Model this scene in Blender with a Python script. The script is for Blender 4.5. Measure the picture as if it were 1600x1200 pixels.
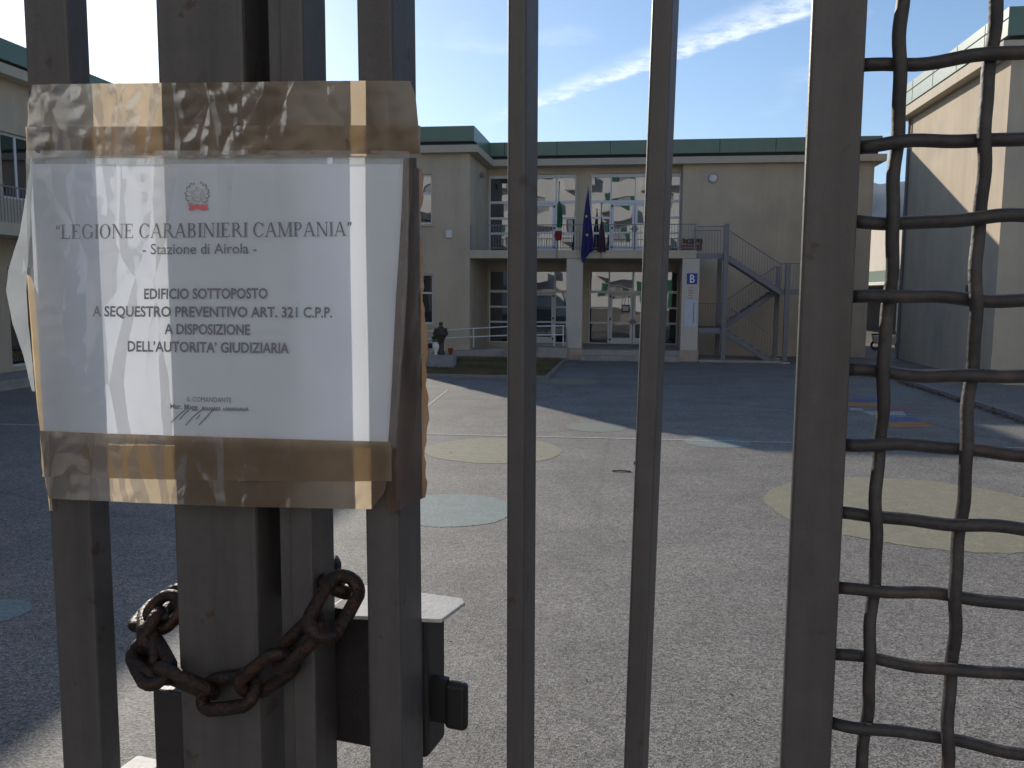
import bpy, bmesh, math, random
import numpy as np
from mathutils import Vector, Matrix
random.seed(7); rng = np.random.default_rng(7)
for o in list(bpy.data.objects): bpy.data.objects.remove(o)
scene = bpy.context.scene
R = math.radians

# ------------------------------------------------------------------ camera
F = 1331.0; YAW = R(7.9); PITCH = R(6.08); ROLL = R(.37); EYEZ = 2.8
EYE = np.array([0, 0, EYEZ])
fw = np.array([-math.sin(YAW)*math.cos(PITCH), math.cos(YAW)*math.cos(PITCH), -math.sin(PITCH)])
r0 = np.array([math.cos(YAW), math.sin(YAW), 0]); u0 = np.cross(r0, fw)
rt = r0*math.cos(ROLL) + u0*math.sin(ROLL); up = np.cross(rt, fw)
cd = bpy.data.cameras.new('camera'); cam = bpy.data.objects.new('camera', cd)
scene.collection.objects.link(cam); scene.camera = cam
cd.sensor_fit = 'HORIZONTAL'; cd.sensor_width = 36; cd.lens = 36*F/1600
cd.clip_start = .02; cd.clip_end = 12000
cam.matrix_world = Matrix(((rt[0], up[0], -fw[0], EYE[0]), (rt[1], up[1], -fw[1], EYE[1]), (rt[2], up[2], -fw[2], EYE[2]), (0, 0, 0, 1)))

# pixel -> place (a pixel only gives a direction; the plane it is cut with gives the distance)
def ray(x, y): return fw + (x-800)/F*rt - (y-600)/F*up
def atY(x, y, Y): d = ray(x, y); return EYE + d*(Y/d[1])
def atX(x, y, X): d = ray(x, y); return EYE + d*(X/d[0])
def atZ(x, y, z=0.): d = ray(x, y); return EYE + d*((z-EYEZ)/d[2])
GA = R(10.3); gn = np.array([math.sin(GA), math.cos(GA), 0]); gs = np.array([math.cos(GA), -math.sin(GA), 0]); GD = .56
def gate(x, y, t=0.):
    d = ray(x, y); p = d*((GD+t)/(d@gn)); return float(p@gs), float(p[2]+EYEZ)

# ------------------------------------------------------------------ sky, sun, exposure
SUN_AZ = R(-35); SUN_EL = R(21.3)
world = bpy.data.worlds.new('World'); scene.world = world; world.use_nodes = True
nt = world.node_tree; nt.nodes.clear()
def N(tree, typ, **kw):
    n = tree.nodes.new(typ)
    for k, v in kw.items(): setattr(n, k, v)
    return n
L = nt.links.new
out = N(nt, 'ShaderNodeOutputWorld'); bg = N(nt, 'ShaderNodeBackground'); L(bg.outputs[0], out.inputs[0])
bg.inputs[1].default_value = .105
sky = N(nt, 'ShaderNodeTexSky', sky_type='NISHITA'); sky.sun_disc = False
sky.sun_elevation = SUN_EL; sky.sun_rotation = SUN_AZ
sky.air_density = 1.0; sky.dust_density = .45; sky.ozone_density = 3.6; sky.altitude = 250
tc = N(nt, 'ShaderNodeTexCoord')
def wmath(op, a, b=None, c=None, clamp=False):
    n = N(nt, 'ShaderNodeMath', operation=op); n.use_clamp = clamp
    for i, v in enumerate((a, b, c)):
        if v is None: continue
        if isinstance(v, (int, float)): n.inputs[i].default_value = v
        else: L(v, n.inputs[i])
    return n.outputs[0]
def wdot(v):
    n = N(nt, 'ShaderNodeVectorMath', operation='DOT_PRODUCT'); L(tc.outputs['Generated'], n.inputs[0]); n.inputs[1].default_value = tuple(v); return n.outputs['Value']
def wmap(v, a, b, c=0., d=1.):
    n = N(nt, 'ShaderNodeMapRange', interpolation_type='SMOOTHSTEP'); L(v, n.inputs[0])
    for i, q in enumerate((a, b, c, d)): n.inputs[i+1].default_value = q
    return n.outputs[0]
d1 = ray(845, 168); d1 /= np.linalg.norm(d1); d2 = ray(1275, 20); d2 /= np.linalg.norm(d2)
cn = np.cross(d1, d2); cn /= np.linalg.norm(cn)
if cn[2] < 0: cn = -cn
ct = np.cross(cn, d1); ct *= np.sign(ct@d2)
v = wdot(cn); u = wdot(ct)
mp = N(nt, 'ShaderNodeMapping'); L(tc.outputs['Generated'], mp.inputs[0]); mp.inputs['Scale'].default_value = (9, 9, 30)
nz = N(nt, 'ShaderNodeTexNoise'); L(mp.outputs[0], nz.inputs[0]); nz.inputs['Scale'].default_value = 4.5; nz.inputs['Detail'].default_value = 8; nz.inputs['Roughness'].default_value = .65
vv = wmath('ADD', v, wmath('MULTIPLY', wmath('SUBTRACT', nz.outputs[0], .5), .010))
wid = wmath('ADD', wmath('MULTIPLY', u, .060), .017)
core = wmath('MULTIPLY', wmap(vv, -.002, .004), wmath('SUBTRACT', 1., wmap(wmath('DIVIDE', vv, wid), .25, 1.25)))
core = wmath('MULTIPLY', core, wmap(u, -.09, .02))
core = wmath('MULTIPLY', core, wmap(nz.outputs[0], .34, .64, .25, 1.))
n2 = N(nt, 'ShaderNodeTexNoise'); L(mp.outputs[0], n2.inputs[0]); n2.inputs['Scale'].default_value = .9; n2.inputs['Detail'].default_value = 9; n2.inputs['Roughness'].default_value = .62
wisp = wmap(n2.outputs[0], .56, .80, 0., .16)
msk = wmath('ADD', wmath('MULTIPLY', core, .58), wisp, clamp=True)
mixc = N(nt, 'ShaderNodeMix', data_type='RGBA', blend_type='MIX'); L(msk, mixc.inputs[0]); L(sky.outputs[0], mixc.inputs[6]); mixc.inputs[7].default_value = (9.5, 9.8, 10, 1)
L(mixc.outputs[2], bg.inputs[0])
sl = bpy.data.lights.new('sun', 'SUN'); sl.energy = 4.0; sl.angle = R(.55); sl.color = (1, .92, .80)
sun = bpy.data.objects.new('sun', sl); scene.collection.objects.link(sun)
sd = Vector((math.sin(SUN_AZ)*math.cos(SUN_EL), math.cos(SUN_AZ)*math.cos(SUN_EL), math.sin(SUN_EL)))
sun.rotation_euler = sd.to_track_quat('Z', 'Y').to_euler(); sun.location = (-20, 30, 30)
vs = scene.view_settings; vs.view_transform = 'Standard'; vs.look = 'None'; vs.gamma = 1; vs.use_curve_mapping = False
vs.exposure = .45
scene.render.engine = 'CYCLES'
scene.cycles.max_bounces = 8; scene.cycles.transparent_max_bounces = 12

# ------------------------------------------------------------------ materials
def mat(name, col, rough=.7, var=.12, scale=6., bump=0., bscale=60., metal=0., spec=.4, col2=None, f2=(.5, .62), s2=2., coat=0., detail=6., trans=0., streak=None):
    m = bpy.data.materials.new(name); m.use_nodes = True; t = m.node_tree; p = t.nodes['Principled BSDF']; K = t.links.new
    tcn = t.nodes.new('ShaderNodeTexCoord')
    nz = t.nodes.new('ShaderNodeTexNoise'); K(tcn.outputs['Object'], nz.inputs[0]); nz.inputs['Scale'].default_value = scale; nz.inputs['Detail'].default_value = detail; nz.inputs['Roughness'].default_value = .6
    rp = t.nodes.new('ShaderNodeValToRGB'); K(nz.outputs[0], rp.inputs[0])
    c = np.array(col); rp.color_ramp.elements[0].position = .3; rp.color_ramp.elements[1].position = .7
    rp.color_ramp.elements[0].color = (*np.clip(c*(1-var), 0, 1), 1); rp.color_ramp.elements[1].color = (*np.clip(c*(1+var), 0, 1), 1)
    cs = rp.outputs[0]
    if col2 is not None:
        n2 = t.nodes.new('ShaderNodeTexNoise'); K(tcn.outputs['Object'], n2.inputs[0]); n2.inputs['Scale'].default_value = s2; n2.inputs['Detail'].default_value = 7
        mr = t.nodes.new('ShaderNodeMapRange'); K(n2.outputs[0], mr.inputs[0]); mr.inputs[1].default_value, mr.inputs[2].default_value = f2
        mx = t.nodes.new('ShaderNodeMix'); mx.data_type = 'RGBA'; K(mr.outputs[0], mx.inputs[0]); K(cs, mx.inputs[6]); mx.inputs[7].default_value = (*col2, 1); cs = mx.outputs[2]
    if streak is not None:                               # run marks: noise drawn out downwards
        sc_, st_, lo_, hi_ = streak
        mpn = t.nodes.new('ShaderNodeMapping'); K(tcn.outputs['Object'], mpn.inputs[0]); mpn.inputs['Scale'].default_value = (sc_, sc_, sc_*st_)
        n3 = t.nodes.new('ShaderNodeTexNoise'); K(mpn.outputs[0], n3.inputs[0]); n3.inputs['Scale'].default_value = 1; n3.inputs['Detail'].default_value = 8; n3.inputs['Roughness'].default_value = .65
        m3 = t.nodes.new('ShaderNodeMapRange'); K(n3.outputs[0], m3.inputs[0]); m3.inputs[1].default_value = .42; m3.inputs[2].default_value = .72; m3.inputs[3].default_value = hi_; m3.inputs[4].default_value = lo_
        c3 = t.nodes.new('ShaderNodeCombineColor'); [K(m3.outputs[0], c3.inputs[i]) for i in range(3)]
        x3 = t.nodes.new('ShaderNodeMix'); x3.data_type = 'RGBA'; x3.blend_type = 'MULTIPLY'; x3.inputs[0].default_value = 1; K(cs, x3.inputs[6]); K(c3.outputs[0], x3.inputs[7]); cs = x3.outputs[2]
    K(cs, p.inputs['Base Color'])
    p.inputs['Roughness'].default_value = rough; p.inputs['Metallic'].default_value = metal; p.inputs['Specular IOR Level'].default_value = spec
    if coat: p.inputs['Coat Weight'].default_value = coat
    if bump:
        nb = t.nodes.new('ShaderNodeTexNoise'); K(tcn.outputs['Object'], nb.inputs[0]); nb.inputs['Scale'].default_value = bscale; nb.inputs['Detail'].default_value = 4
        b = t.nodes.new('ShaderNodeBump'); b.inputs['Strength'].default_value = bump; b.inputs['Distance'].default_value = .6/bscale; K(nb.outputs[0], b.inputs['Height']); K(b.outputs[0], p.inputs['Normal'])
    return m
M = {}
M['plaster'] = mat('cream_plaster', (.52, .43, .32), .85, .06, 1.2, .15, 45, spec=.2, streak=(1.1, .12, .86, 1.03), col2=(.42, .36, .285), f2=(.52, .75), s2=.45)
M['plaster_pale'] = mat('pale_plaster', (.56, .50, .43), .85, .05, 1.4, .1, 45, spec=.2)
M['cornice'] = mat('cornice_concrete', (.50, .43, .33), .8, .07, 2.5, .1, 30)
M['green'] = mat('green_fascia_metal', (.10, .165, .11), .38, .08, 1.5, spec=.6)
M['gap'] = mat('dark_eave_gap', (.03, .028, .028), .9)
M['concrete'] = mat('grey_concrete', (.36, .32, .285), .85, .12, 5, .2, 40, col2=(.25, .225, .2), f2=(.5, .7), s2=1.3)
M['plinth'] = mat('pink_stone_plinth', (.42, .33, .27), .8, .1, 7)
M['frame'] = mat('white_window_paint', (.66, .66, .68), .45, .04, 3)
M['railing'] = mat('grey_railing_paint', (.20, .20, .22), .5, .1, 8)
M['steel'] = mat('galvanised_steel', (.165, .165, .185), .5, .15, 9, metal=.2)
M['whitepaint'] = mat('white_metal_paint', (.68, .68, .66), .45, .05, 6)
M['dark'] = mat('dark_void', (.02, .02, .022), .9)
M['bronze'] = mat('dark_bronze', (.055, .040, .032), .55, .3, 14, metal=.2)
M['stone'] = mat('grey_stone', (.27, .27, .28), .85, .15, 6, .3, 25)
M['terracotta'] = mat('red_clay', (.45, .10, .05), .75, .12, 9)
M['whitepot'] = mat('white_ceramic', (.72, .72, .70), .4, .05, 8)
M['leaf'] = mat('plant_leaf', (.035, .075, .025), .6, .35, 20)
M['grass'] = mat('grass_blade', (.075, .082, .028), .7, .45, 1.6, col2=(.17, .125, .06), f2=(.42, .56), s2=.7)
M['soil'] = mat('lawn_soil', (.10, .085, .045), .95, .3, 4, .5, 20)
M['kerb'] = mat('kerb_stone', (.22, .20, .185), .85, .15, 6, .2, 30)
M['blue'] = mat('sign_blue', (.015, .03, .26), .4, .03)
M['white'] = mat('print_white', (.78, .78, .78), .5, .03)
M['poster'] = mat('pale_poster', (.52, .55, .62), .5, .06, 3)
M['poster2'] = mat('poster_cream', (.55, .47, .40), .5, .12, 9)
M['ink'] = mat('black_print', (.11, .11, .13), .7, .1, 200)
M['signink'] = mat('blue_pen', (.07, .09, .16), .6)
M['emgrey'] = mat('emblem_grey_green', (.13, .17, .15), .7, .3, 300)
M['emred'] = mat('emblem_red', (.58, .045, .07), .7, .15, 300)
M['flag_blue'] = mat('flag_blue', (.022, .024, .13), .8, .15, 4)
M['flag_green'] = mat('flag_green', (.01, .10, .04), .8, .15, 4)
M['flag_white'] = mat('flag_white', (.6, .58, .52), .8, .1, 4)
M['flag_red'] = mat('flag_red', (.24, .02, .03), .8, .15, 4)
M['flag_dark'] = mat('flag_dark', (.045, .02, .035), .8, .3, 5)
M['dull_red'] = mat('dull_red_plastic', (.16, .06, .05), .7, .2, 8)
M['yellow'] = mat('flag_star_yellow', (.75, .6, .05), .7)
M['shutter'] = mat('green_shutter', (.02, .13, .075), .55, .12, 4)
M['aptwhite'] = mat('apartment_white', (.80, .79, .77), .85, .05, .6, col2=(.7, .69, .67), f2=(.55, .75), s2=.3)
M['curtain'] = mat('window_curtain', (.35, .36, .38), .8, .3, 2)
M['street'] = mat('street_asphalt', (.20, .19, .18), .9, .2, 3)
M['rust'] = mat('rusty_chain_steel', (.034, .015, .009), .55, .7, 120, .9, 260, metal=.3, col2=(.012, .009, .009), f2=(.42, .6), s2=90)
M['brass'] = mat('padlock_brass', (.16, .11, .05), .45, .3, 60, metal=.7)
M['blackplastic'] = mat('black_plastic', (.012, .012, .014), .5)
M['lockbox'] = mat('lock_box_paint', (.018, .015, .017), .55, .3, 40, .15, 300)
M['plate'] = mat('lock_hood_grey_paint', (.42, .41, .39), .6, .12, 50, .2, 250)
M['mountain'] = mat('wooded_mountain', (.05, .065, .06), .95, .3, .004)
M['leafbrown'] = mat('dead_leaf', (.13, .075, .035), .8, .3, 60)
M['rubber'] = mat('tyre_rubber', (.015, .015, .016), .8)
M['scooter'] = mat('scooter_silver', (.45, .45, .47), .35, .05, metal=.3)

def gate_mat():
    m = mat('grey_gate_paint', (.056, .052, .053), .5, .12, 55, .18, 420, spec=.45, col2=(.040, .024, .018), f2=(.645, .69), s2=42, streak=(34, .06, .72, 1.12))
    return m
M['gate'] = gate_mat()
M['wire'] = mat('mesh_wire_paint', (.030, .027, .028), .6, .35, 120, .3, 300, spec=.45, col2=(.06, .04, .035), f2=(.58, .7), s2=40)

def asphalt():
    m = bpy.data.materials.new('yard_asphalt'); m.use_nodes = True; t = m.node_tree; p = t.nodes['Principled BSDF']; K = t.links.new
    tcn = t.nodes.new('ShaderNodeTexCoord'); co = tcn.outputs['Object']
    def noise(s, d, r=.6):
        n = t.nodes.new('ShaderNodeTexNoise'); K(co, n.inputs[0]); n.inputs['Scale'].default_value = s; n.inputs['Detail'].default_value = d; n.inputs['Roughness'].default_value = r; return n.outputs[0]
    def mr(v, a, b, c, d):
        n = t.nodes.new('ShaderNodeMapRange'); K(v, n.inputs[0]); n.inputs[1].default_value = a; n.inputs[2].default_value = b; n.inputs[3].default_value = c; n.inputs[4].default_value = d; return n.outputs[0]
    def mul(a, b):
        n = t.nodes.new('ShaderNodeMath'); n.operation = 'MULTIPLY'; K(a, n.inputs[0]); K(b, n.inputs[1]); return n.outputs[0]
    vo = t.nodes.new('ShaderNodeTexVoronoi'); K(co, vo.inputs[0]); vo.inputs['Scale'].default_value = 75
    sep = t.nodes.new('ShaderNodeSeparateColor'); K(vo.outputs['Color'], sep.inputs[0])
    f = mul(mr(sep.outputs[0], 0, 1, .38, 1.72), mr(noise(.9, 6), .3, .7, .80, 1.16))
    f = mul(f, mr(noise(.16, 8, .7), .35, .65, .84, 1.1)); f = mul(f, mr(noise(2.6, 9, .75), .60, .74, 1., .70))
    f = mul(f, mr(noise(9, 5, .7), .3, .7, .84, 1.14))
    wv = t.nodes.new('ShaderNodeMix'); wv.data_type = 'RGBA'; wv.blend_type = 'ADD'; wv.inputs[0].default_value = .35
    nzv = t.nodes.new('ShaderNodeTexNoise'); K(co, nzv.inputs[0]); nzv.inputs['Scale'].default_value = .8; nzv.inputs['Detail'].default_value = 6
    K(co, wv.inputs[6]); K(nzv.outputs['Color'], wv.inputs[7])
    cr = t.nodes.new('ShaderNodeTexVoronoi'); cr.feature = 'DISTANCE_TO_EDGE'; K(wv.outputs[2], cr.inputs[0]); cr.inputs['Scale'].default_value = .17
    f = mul(f, mr(cr.outputs[0], .0, .009, .80, 1.))
    mx = t.nodes.new('ShaderNodeMix'); mx.data_type = 'RGBA'; mx.blend_type = 'MULTIPLY'; mx.inputs[0].default_value = 1
    mx.inputs[6].default_value = (.180, .167, .150, 1); cb = t.nodes.new('ShaderNodeCombineColor')
    for i in range(3): K(f, cb.inputs[i])
    K(cb.outputs[0], mx.inputs[7]); K(mx.outputs[2], p.inputs['Base Color'])
    p.inputs['Roughness'].default_value = .72; p.inputs['Specular IOR Level'].default_value = .35
    b = t.nodes.new('ShaderNodeBump'); b.inputs['Strength'].default_value = .55; b.inputs['Distance'].default_value = .006
    K(vo.outputs['Distance'], b.inputs['Height']); K(b.outputs[0], p.inputs['Normal'])
    return m
M['asphalt'] = asphalt()

def paint(name, col, worn=.45):
    """worn paint on asphalt: paint colour over the same grey aggregate"""
    m = mat(name, col, .75, .18, 5, .5, 75, col2=(.18, .167, .15), f2=(worn-.06, worn+.2), s2=24, detail=9.)
    return m
M['p_yellow'] = paint('worn_yellow_paint', (.255, .235, .145), .47)
M['p_blue'] = paint('worn_pale_blue_paint', (.19, .265, .262), .47)
M['p_green'] = paint('worn_green_paint', (.16, .215, .175), .42)
M['p_white'] = paint('worn_white_paint', (.45, .44, .42), .48)
M['p_orange'] = paint('orange_paint', (.38, .17, .055), .55)
M['p_cobalt'] = paint('cobalt_paint', (.06, .12, .27), .55)
M['p_red'] = paint('red_paint', (.30, .08, .10), .48)

def glass_mat():
    m = bpy.data.materials.new('reflective_glass'); m.use_nodes = True; t = m.node_tree; t.nodes.clear(); K = t.links.new
    o = t.nodes.new('ShaderNodeOutputMaterial'); mx = t.nodes.new('ShaderNodeMixShader'); g = t.nodes.new('ShaderNodeBsdfGlossy'); d = t.nodes.new('ShaderNodeBsdfDiffuse')
    g.inputs['Roughness'].default_value = .012; g.inputs['Color'].default_value = (.86, .88, .9, 1); d.inputs['Color'].default_value = (.018, .02, .024, 1)
    fr = t.nodes.new('ShaderNodeFresnel'); fr.inputs['IOR'].default_value = 2.6; K(fr.outputs[0], mx.inputs[0])
    tcn = t.nodes.new('ShaderNodeTexCoord'); nz = t.nodes.new('ShaderNodeTexNoise'); K(tcn.outputs['Object'], nz.inputs[0]); nz.inputs['Scale'].default_value = 1.3; nz.inputs['Detail'].default_value = 0
    b = t.nodes.new('ShaderNodeBump'); b.inputs['Strength'].default_value = .12; b.inputs['Distance'].default_value = .02; K(nz.outputs[0], b.inputs['Height']); K(b.outputs[0], g.inputs['Normal'])
    K(d.outputs[0], mx.inputs[1]); K(g.outputs[0], mx.inputs[2]); K(mx.outputs[0], o.inputs[0]); return m
M['glass'] = glass_mat()

def thin_mat(name, dif, tra, wt, gloss=.06, grough=.25, transp=0., var=.08, vscale=30., bump=.0, bscale=20.):
    """paper, tape and film: diffuse + light let through from behind + a sheen"""
    m = bpy.data.materials.new(name); m.use_nodes = True; t = m.node_tree; t.nodes.clear(); K = t.links.new
    o = t.nodes.new('ShaderNodeOutputMaterial'); d = t.nodes.new('ShaderNodeBsdfDiffuse'); tr = t.nodes.new('ShaderNodeBsdfTranslucent')
    tcn = t.nodes.new('ShaderNodeTexCoord'); nz = t.nodes.new('ShaderNodeTexNoise'); K(tcn.outputs['Object'], nz.inputs[0]); nz.inputs['Scale'].default_value = vscale; nz.inputs['Detail'].default_value = 6
    for nd, c in ((d, dif), (tr, tra)):
        rp = t.nodes.new('ShaderNodeValToRGB'); K(nz.outputs[0], rp.inputs[0]); rp.color_ramp.elements[0].position = .3; rp.color_ramp.elements[1].position = .7
        c = np.array(c); rp.color_ramp.elements[0].color = (*np.clip(c*(1-var), 0, 1), 1); rp.color_ramp.elements[1].color = (*np.clip(c*(1+var), 0, 1), 1); K(rp.outputs[0], nd.inputs['Color'])
    m1 = t.nodes.new('ShaderNodeMixShader'); m1.inputs[0].default_value = wt; K(d.outputs[0], m1.inputs[1]); K(tr.outputs[0], m1.inputs[2]); sh = m1.outputs[0]
    if transp:
        tp = t.nodes.new('ShaderNodeBsdfTransparent'); m3 = t.nodes.new('ShaderNodeMixShader'); m3.inputs[0].default_value = transp; K(sh, m3.inputs[1]); K(tp.outputs[0], m3.inputs[2]); sh = m3.outputs[0]
    if gloss:
        g = t.nodes.new('ShaderNodeBsdfGlossy'); g.inputs['Roughness'].default_value = grough
        lw = t.nodes.new('ShaderNodeFresnel'); lw.inputs['IOR'].default_value = 1.45
        ml = t.nodes.new('ShaderNodeMath'); ml.operation = 'MULTIPLY_ADD'; K(lw.outputs[0], ml.inputs[0]); ml.inputs[1].default_value = gloss*8; ml.inputs[2].default_value = gloss*.3; ml.use_clamp = True
        m2 = t.nodes.new('ShaderNodeMixShader'); K(ml.outputs[0], m2.inputs[0]); K(sh, m2.inputs[1]); K(g.outputs[0], m2.inputs[2]); sh = m2.outputs[0]
        if bump:
            mpn = t.nodes.new('ShaderNodeMapping'); K(tcn.outputs['Object'], mpn.inputs[0]); mpn.inputs['Rotation'].default_value = (0, R(38), 0); mpn.inputs['Scale'].default_value = (1.5, 1, .55)
            nw = t.nodes.new('ShaderNodeTexNoise'); K(mpn.outputs[0], nw.inputs[0]); nw.inputs['Scale'].default_value = bscale*.5; nw.inputs['Detail'].default_value = 2
            wx = t.nodes.new('ShaderNodeMix'); wx.data_type = 'RGBA'; wx.blend_type = 'ADD'; wx.inputs[0].default_value = .09; K(mpn.outputs[0], wx.inputs[6]); K(nw.outputs['Color'], wx.inputs[7])
            nb = t.nodes.new('ShaderNodeTexVoronoi'); nb.feature = 'DISTANCE_TO_EDGE'; K(wx.outputs[2], nb.inputs[0]); nb.inputs['Scale'].default_value = bscale
            b = t.nodes.new('ShaderNodeBump'); b.inputs['Strength'].default_value = bump; b.inputs['Distance'].default_value = .01; K(nb.outputs[0], b.inputs['Height']); K(b.outputs[0], g.inputs['Normal'])
            K(b.outputs[0], lw.inputs['Normal'])
    K(sh, o.inputs[0]); return m
M['paper'] = thin_mat('white_paper', (.76, .81, .92), (.82, .85, .90), .38, 0, var=.03, vscale=25)
M['film'] = thin_mat('clear_plastic_film', (.75, .8, .85), (.75, .8, .85), .5, .045, .24, transp=.85, bump=.35, bscale=14)
M['film_white'] = thin_mat('cloudy_plastic_film', (.62, .66, .68), (.7, .75, .78), .45, .05, .25, transp=.15, var=.15, bump=.15, bscale=20)
M['tape'] = thin_mat('brown_packing_tape', (.155, .115, .083), (.78, .64, .46), .45, .05, .22, var=.10, vscale=30, bump=.45, bscale=20)
M['tape_dark'] = thin_mat('dark_brown_tape', (.085, .058, .046), (.5, .32, .18), .12, .012, .35, var=.25, vscale=22, bump=.6, bscale=24)  # darker, less translucent, duller copy of the brown tape, for the side strip
M['cardboard'] = thin_mat('manila_envelope', (.42, .30, .16), (.85, .62, .33), .5, .02, .4, var=.06)

# ------------------------------------------------------------------ mesh helpers
COL = scene.collection
OFF = {}
class MB:
    def __init__(s): s.v = []; s.f = []
    def quad(s, a, b, c, d): i = len(s.v); s.v += [tuple(a), tuple(b), tuple(c), tuple(d)]; s.f.append((i, i+1, i+2, i+3)); return s
    def poly(s, pts): i = len(s.v); s.v += [tuple(p) for p in pts]; s.f.append(tuple(range(i, i+len(pts)))); return s
    def box(s, x0, x1, y0, y1, z0, z1):
        i = len(s.v); s.v += [(x, y, z) for z in (z0, z1) for y in (y0, y1) for x in (x0, x1)]
        s.f += [tuple(i+k for k in q) for q in ((0, 2, 3, 1), (4, 5, 7, 6), (0, 1, 5, 4), (2, 6, 7, 3), (0, 4, 6, 2), (1, 3, 7, 5))]; return s
    def prism(s, pts, e):
        """polygon pts extruded by vector e"""
        n = len(pts); i = len(s.v); e = np.array(e, float); s.v += [tuple(p) for p in pts] + [tuple(np.array(p, float)+e) for p in pts]
        s.f += [tuple(range(i+n-1, i-1, -1)), tuple(range(i+n, i+2*n))] + [(i+k, i+(k+1) % n, i+n+(k+1) % n, i+n+k) for k in range(n)]; return s
    def tube(s, path, r, n=8, closed=False, cap=True):
        P = [np.array(p, float) for p in path]; m = len(P); rr = r if hasattr(r, '__len__') else [r]*m; i0 = len(s.v); ref = None
        for k in range(m):
            a = P[(k-1) % m] if (closed or k) else P[k]; b = P[(k+1) % m] if (closed or k < m-1) else P[k]
            d = b-a; d /= np.linalg.norm(d)+1e-12
            if ref is None: ref = np.array([0, 0, 1.]) if abs(d[2]) < .9 else np.array([1., 0, 0])
            x = ref - d*(ref@d); x /= np.linalg.norm(x); y = np.cross(d, x); ref = x
            for j in range(n): t = 2*math.pi*j/n; s.v.append(tuple(P[k]+rr[k]*(x*math.cos(t)+y*math.sin(t))))
        for k in range(m if closed else m-1):
            a = i0+k*n; b = i0+((k+1) % m)*n
            for j in range(n): s.f.append((a+j, a+(j+1) % n, b+(j+1) % n, b+j))
        if cap and not closed: s.f.append(tuple(range(i0+n-1, i0-1, -1))); s.f.append(tuple(range(i0+(m-1)*n, i0+m*n)))
        return s
    def lathe(s, prof, c, n=16, sx=1., sy=1.):
        i0 = len(s.v); m = len(prof)
        for r_, z in prof:
            for j in range(n): t = 2*math.pi*j/n; s.v.append((c[0]+r_*sx*math.cos(t), c[1]+r_*sy*math.sin(t), c[2]+z))
        for k in range(m-1):
            for j in range(n): s.f.append((i0+k*n+j, i0+k*n+(j+1) % n, i0+(k+1)*n+(j+1) % n, i0+(k+1)*n+j))
        s.f.append(tuple(range(i0+n-1, i0-1, -1))); s.f.append(tuple(range(i0+(m-1)*n, i0+m*n))); return s
    def grid(s, P):
        P = np.asarray(P); ny, nx = P.shape[:2]; i0 = len(s.v); s.v += [tuple(p) for p in P.reshape(-1, 3)]
        for a in range(ny-1):
            for b in range(nx-1): k = i0+a*nx+b; s.f.append((k, k+1, k+nx+1, k+nx))
        return s
    def build(s, name, m, parent=None, smooth=False, bevel=0., seg=2):
        o3 = np.array(OFF.get(parent.name, (0, 0, 0)) if parent else (0, 0, 0), float)
        me = bpy.data.meshes.new(name); V = (np.array(s.v, float)-o3).tolist()
        me.from_pydata(V, [], s.f)
        if bevel:
            b = bmesh.new(); b.from_mesh(me); bmesh.ops.remove_doubles(b, verts=b.verts, dist=1e-6)
            ed = [e for e in b.edges if e.is_manifold and e.calc_face_angle(0) > .5]
            bmesh.ops.bevel(b, geom=ed, offset=bevel, segments=seg, affect='EDGES', profile=.5, clamp_overlap=True); b.to_mesh(me); b.free()
        if smooth: me.polygons.foreach_set('use_smooth', [True]*len(me.polygons))
        me.update()
        if m: me.materials.append(M[m] if isinstance(m, str) else m)
        o = bpy.data.objects.new(name, me); COL.objects.link(o)
        if parent: o.parent = parent; OFF[o.name] = tuple(o3)
        return o
def tag(o, label=None, cat=None, group=None, kind=None):
    if label: o['label'] = label
    if cat: o['category'] = cat
    if group: o['group'] = group
    if kind: o['kind'] = kind
    return o
def thing(name, loc, label, cat, group=None, rz=0., local=False):
    o = bpy.data.objects.new(name, None); COL.objects.link(o); o.location = loc; o.rotation_euler.z = rz; o.empty_display_size = .2
    OFF[o.name] = (0, 0, 0) if local else tuple(loc); return tag(o, label, cat, group)
def wall(mb, a0, a1, z0, z1, holes, place, depth=.18):
    """wall face with rectangular openings and their reveals; place(a, z, d) -> point, d = depth behind the face"""
    A = sorted({a0, a1, *[h[0] for h in holes], *[h[1] for h in holes]}); Z = sorted({z0, z1, *[h[2] for h in holes], *[h[3] for h in holes]})
    for i in range(len(A)-1):
        for j in range(len(Z)-1):
            ca = (A[i]+A[i+1])/2; cz = (Z[j]+Z[j+1])/2
            if any(h[0] < ca < h[1] and h[2] < cz < h[3] for h in holes): continue
            mb.quad(place(A[i], Z[j], 0), place(A[i+1], Z[j], 0), place(A[i+1], Z[j+1], 0), place(A[i], Z[j+1], 0))
    for h in holes:
        c = [(h[0], h[2]), (h[1], h[2]), (h[1], h[3]), (h[0], h[3])]
        for k in range(4):
            p, q = c[k], c[(k+1) % 4]; mb.quad(place(*p, 0), place(*q, 0), place(*q, depth), place(*p, depth))
def pane(parent, x0, x1, z0, z1, y, m='glass', tilt=.004):
    a, b = rng.normal(0, tilt, 2); w = (x1-x0)/2; h = (z1-z0)/2
    return MB().quad((x0, y-a*w-b*h, z0), (x1, y+a*w-b*h, z0), (x1, y+a*w+b*h, z1), (x0, y-a*w+b*h, z1)).build('pane', m, parent)

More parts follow.
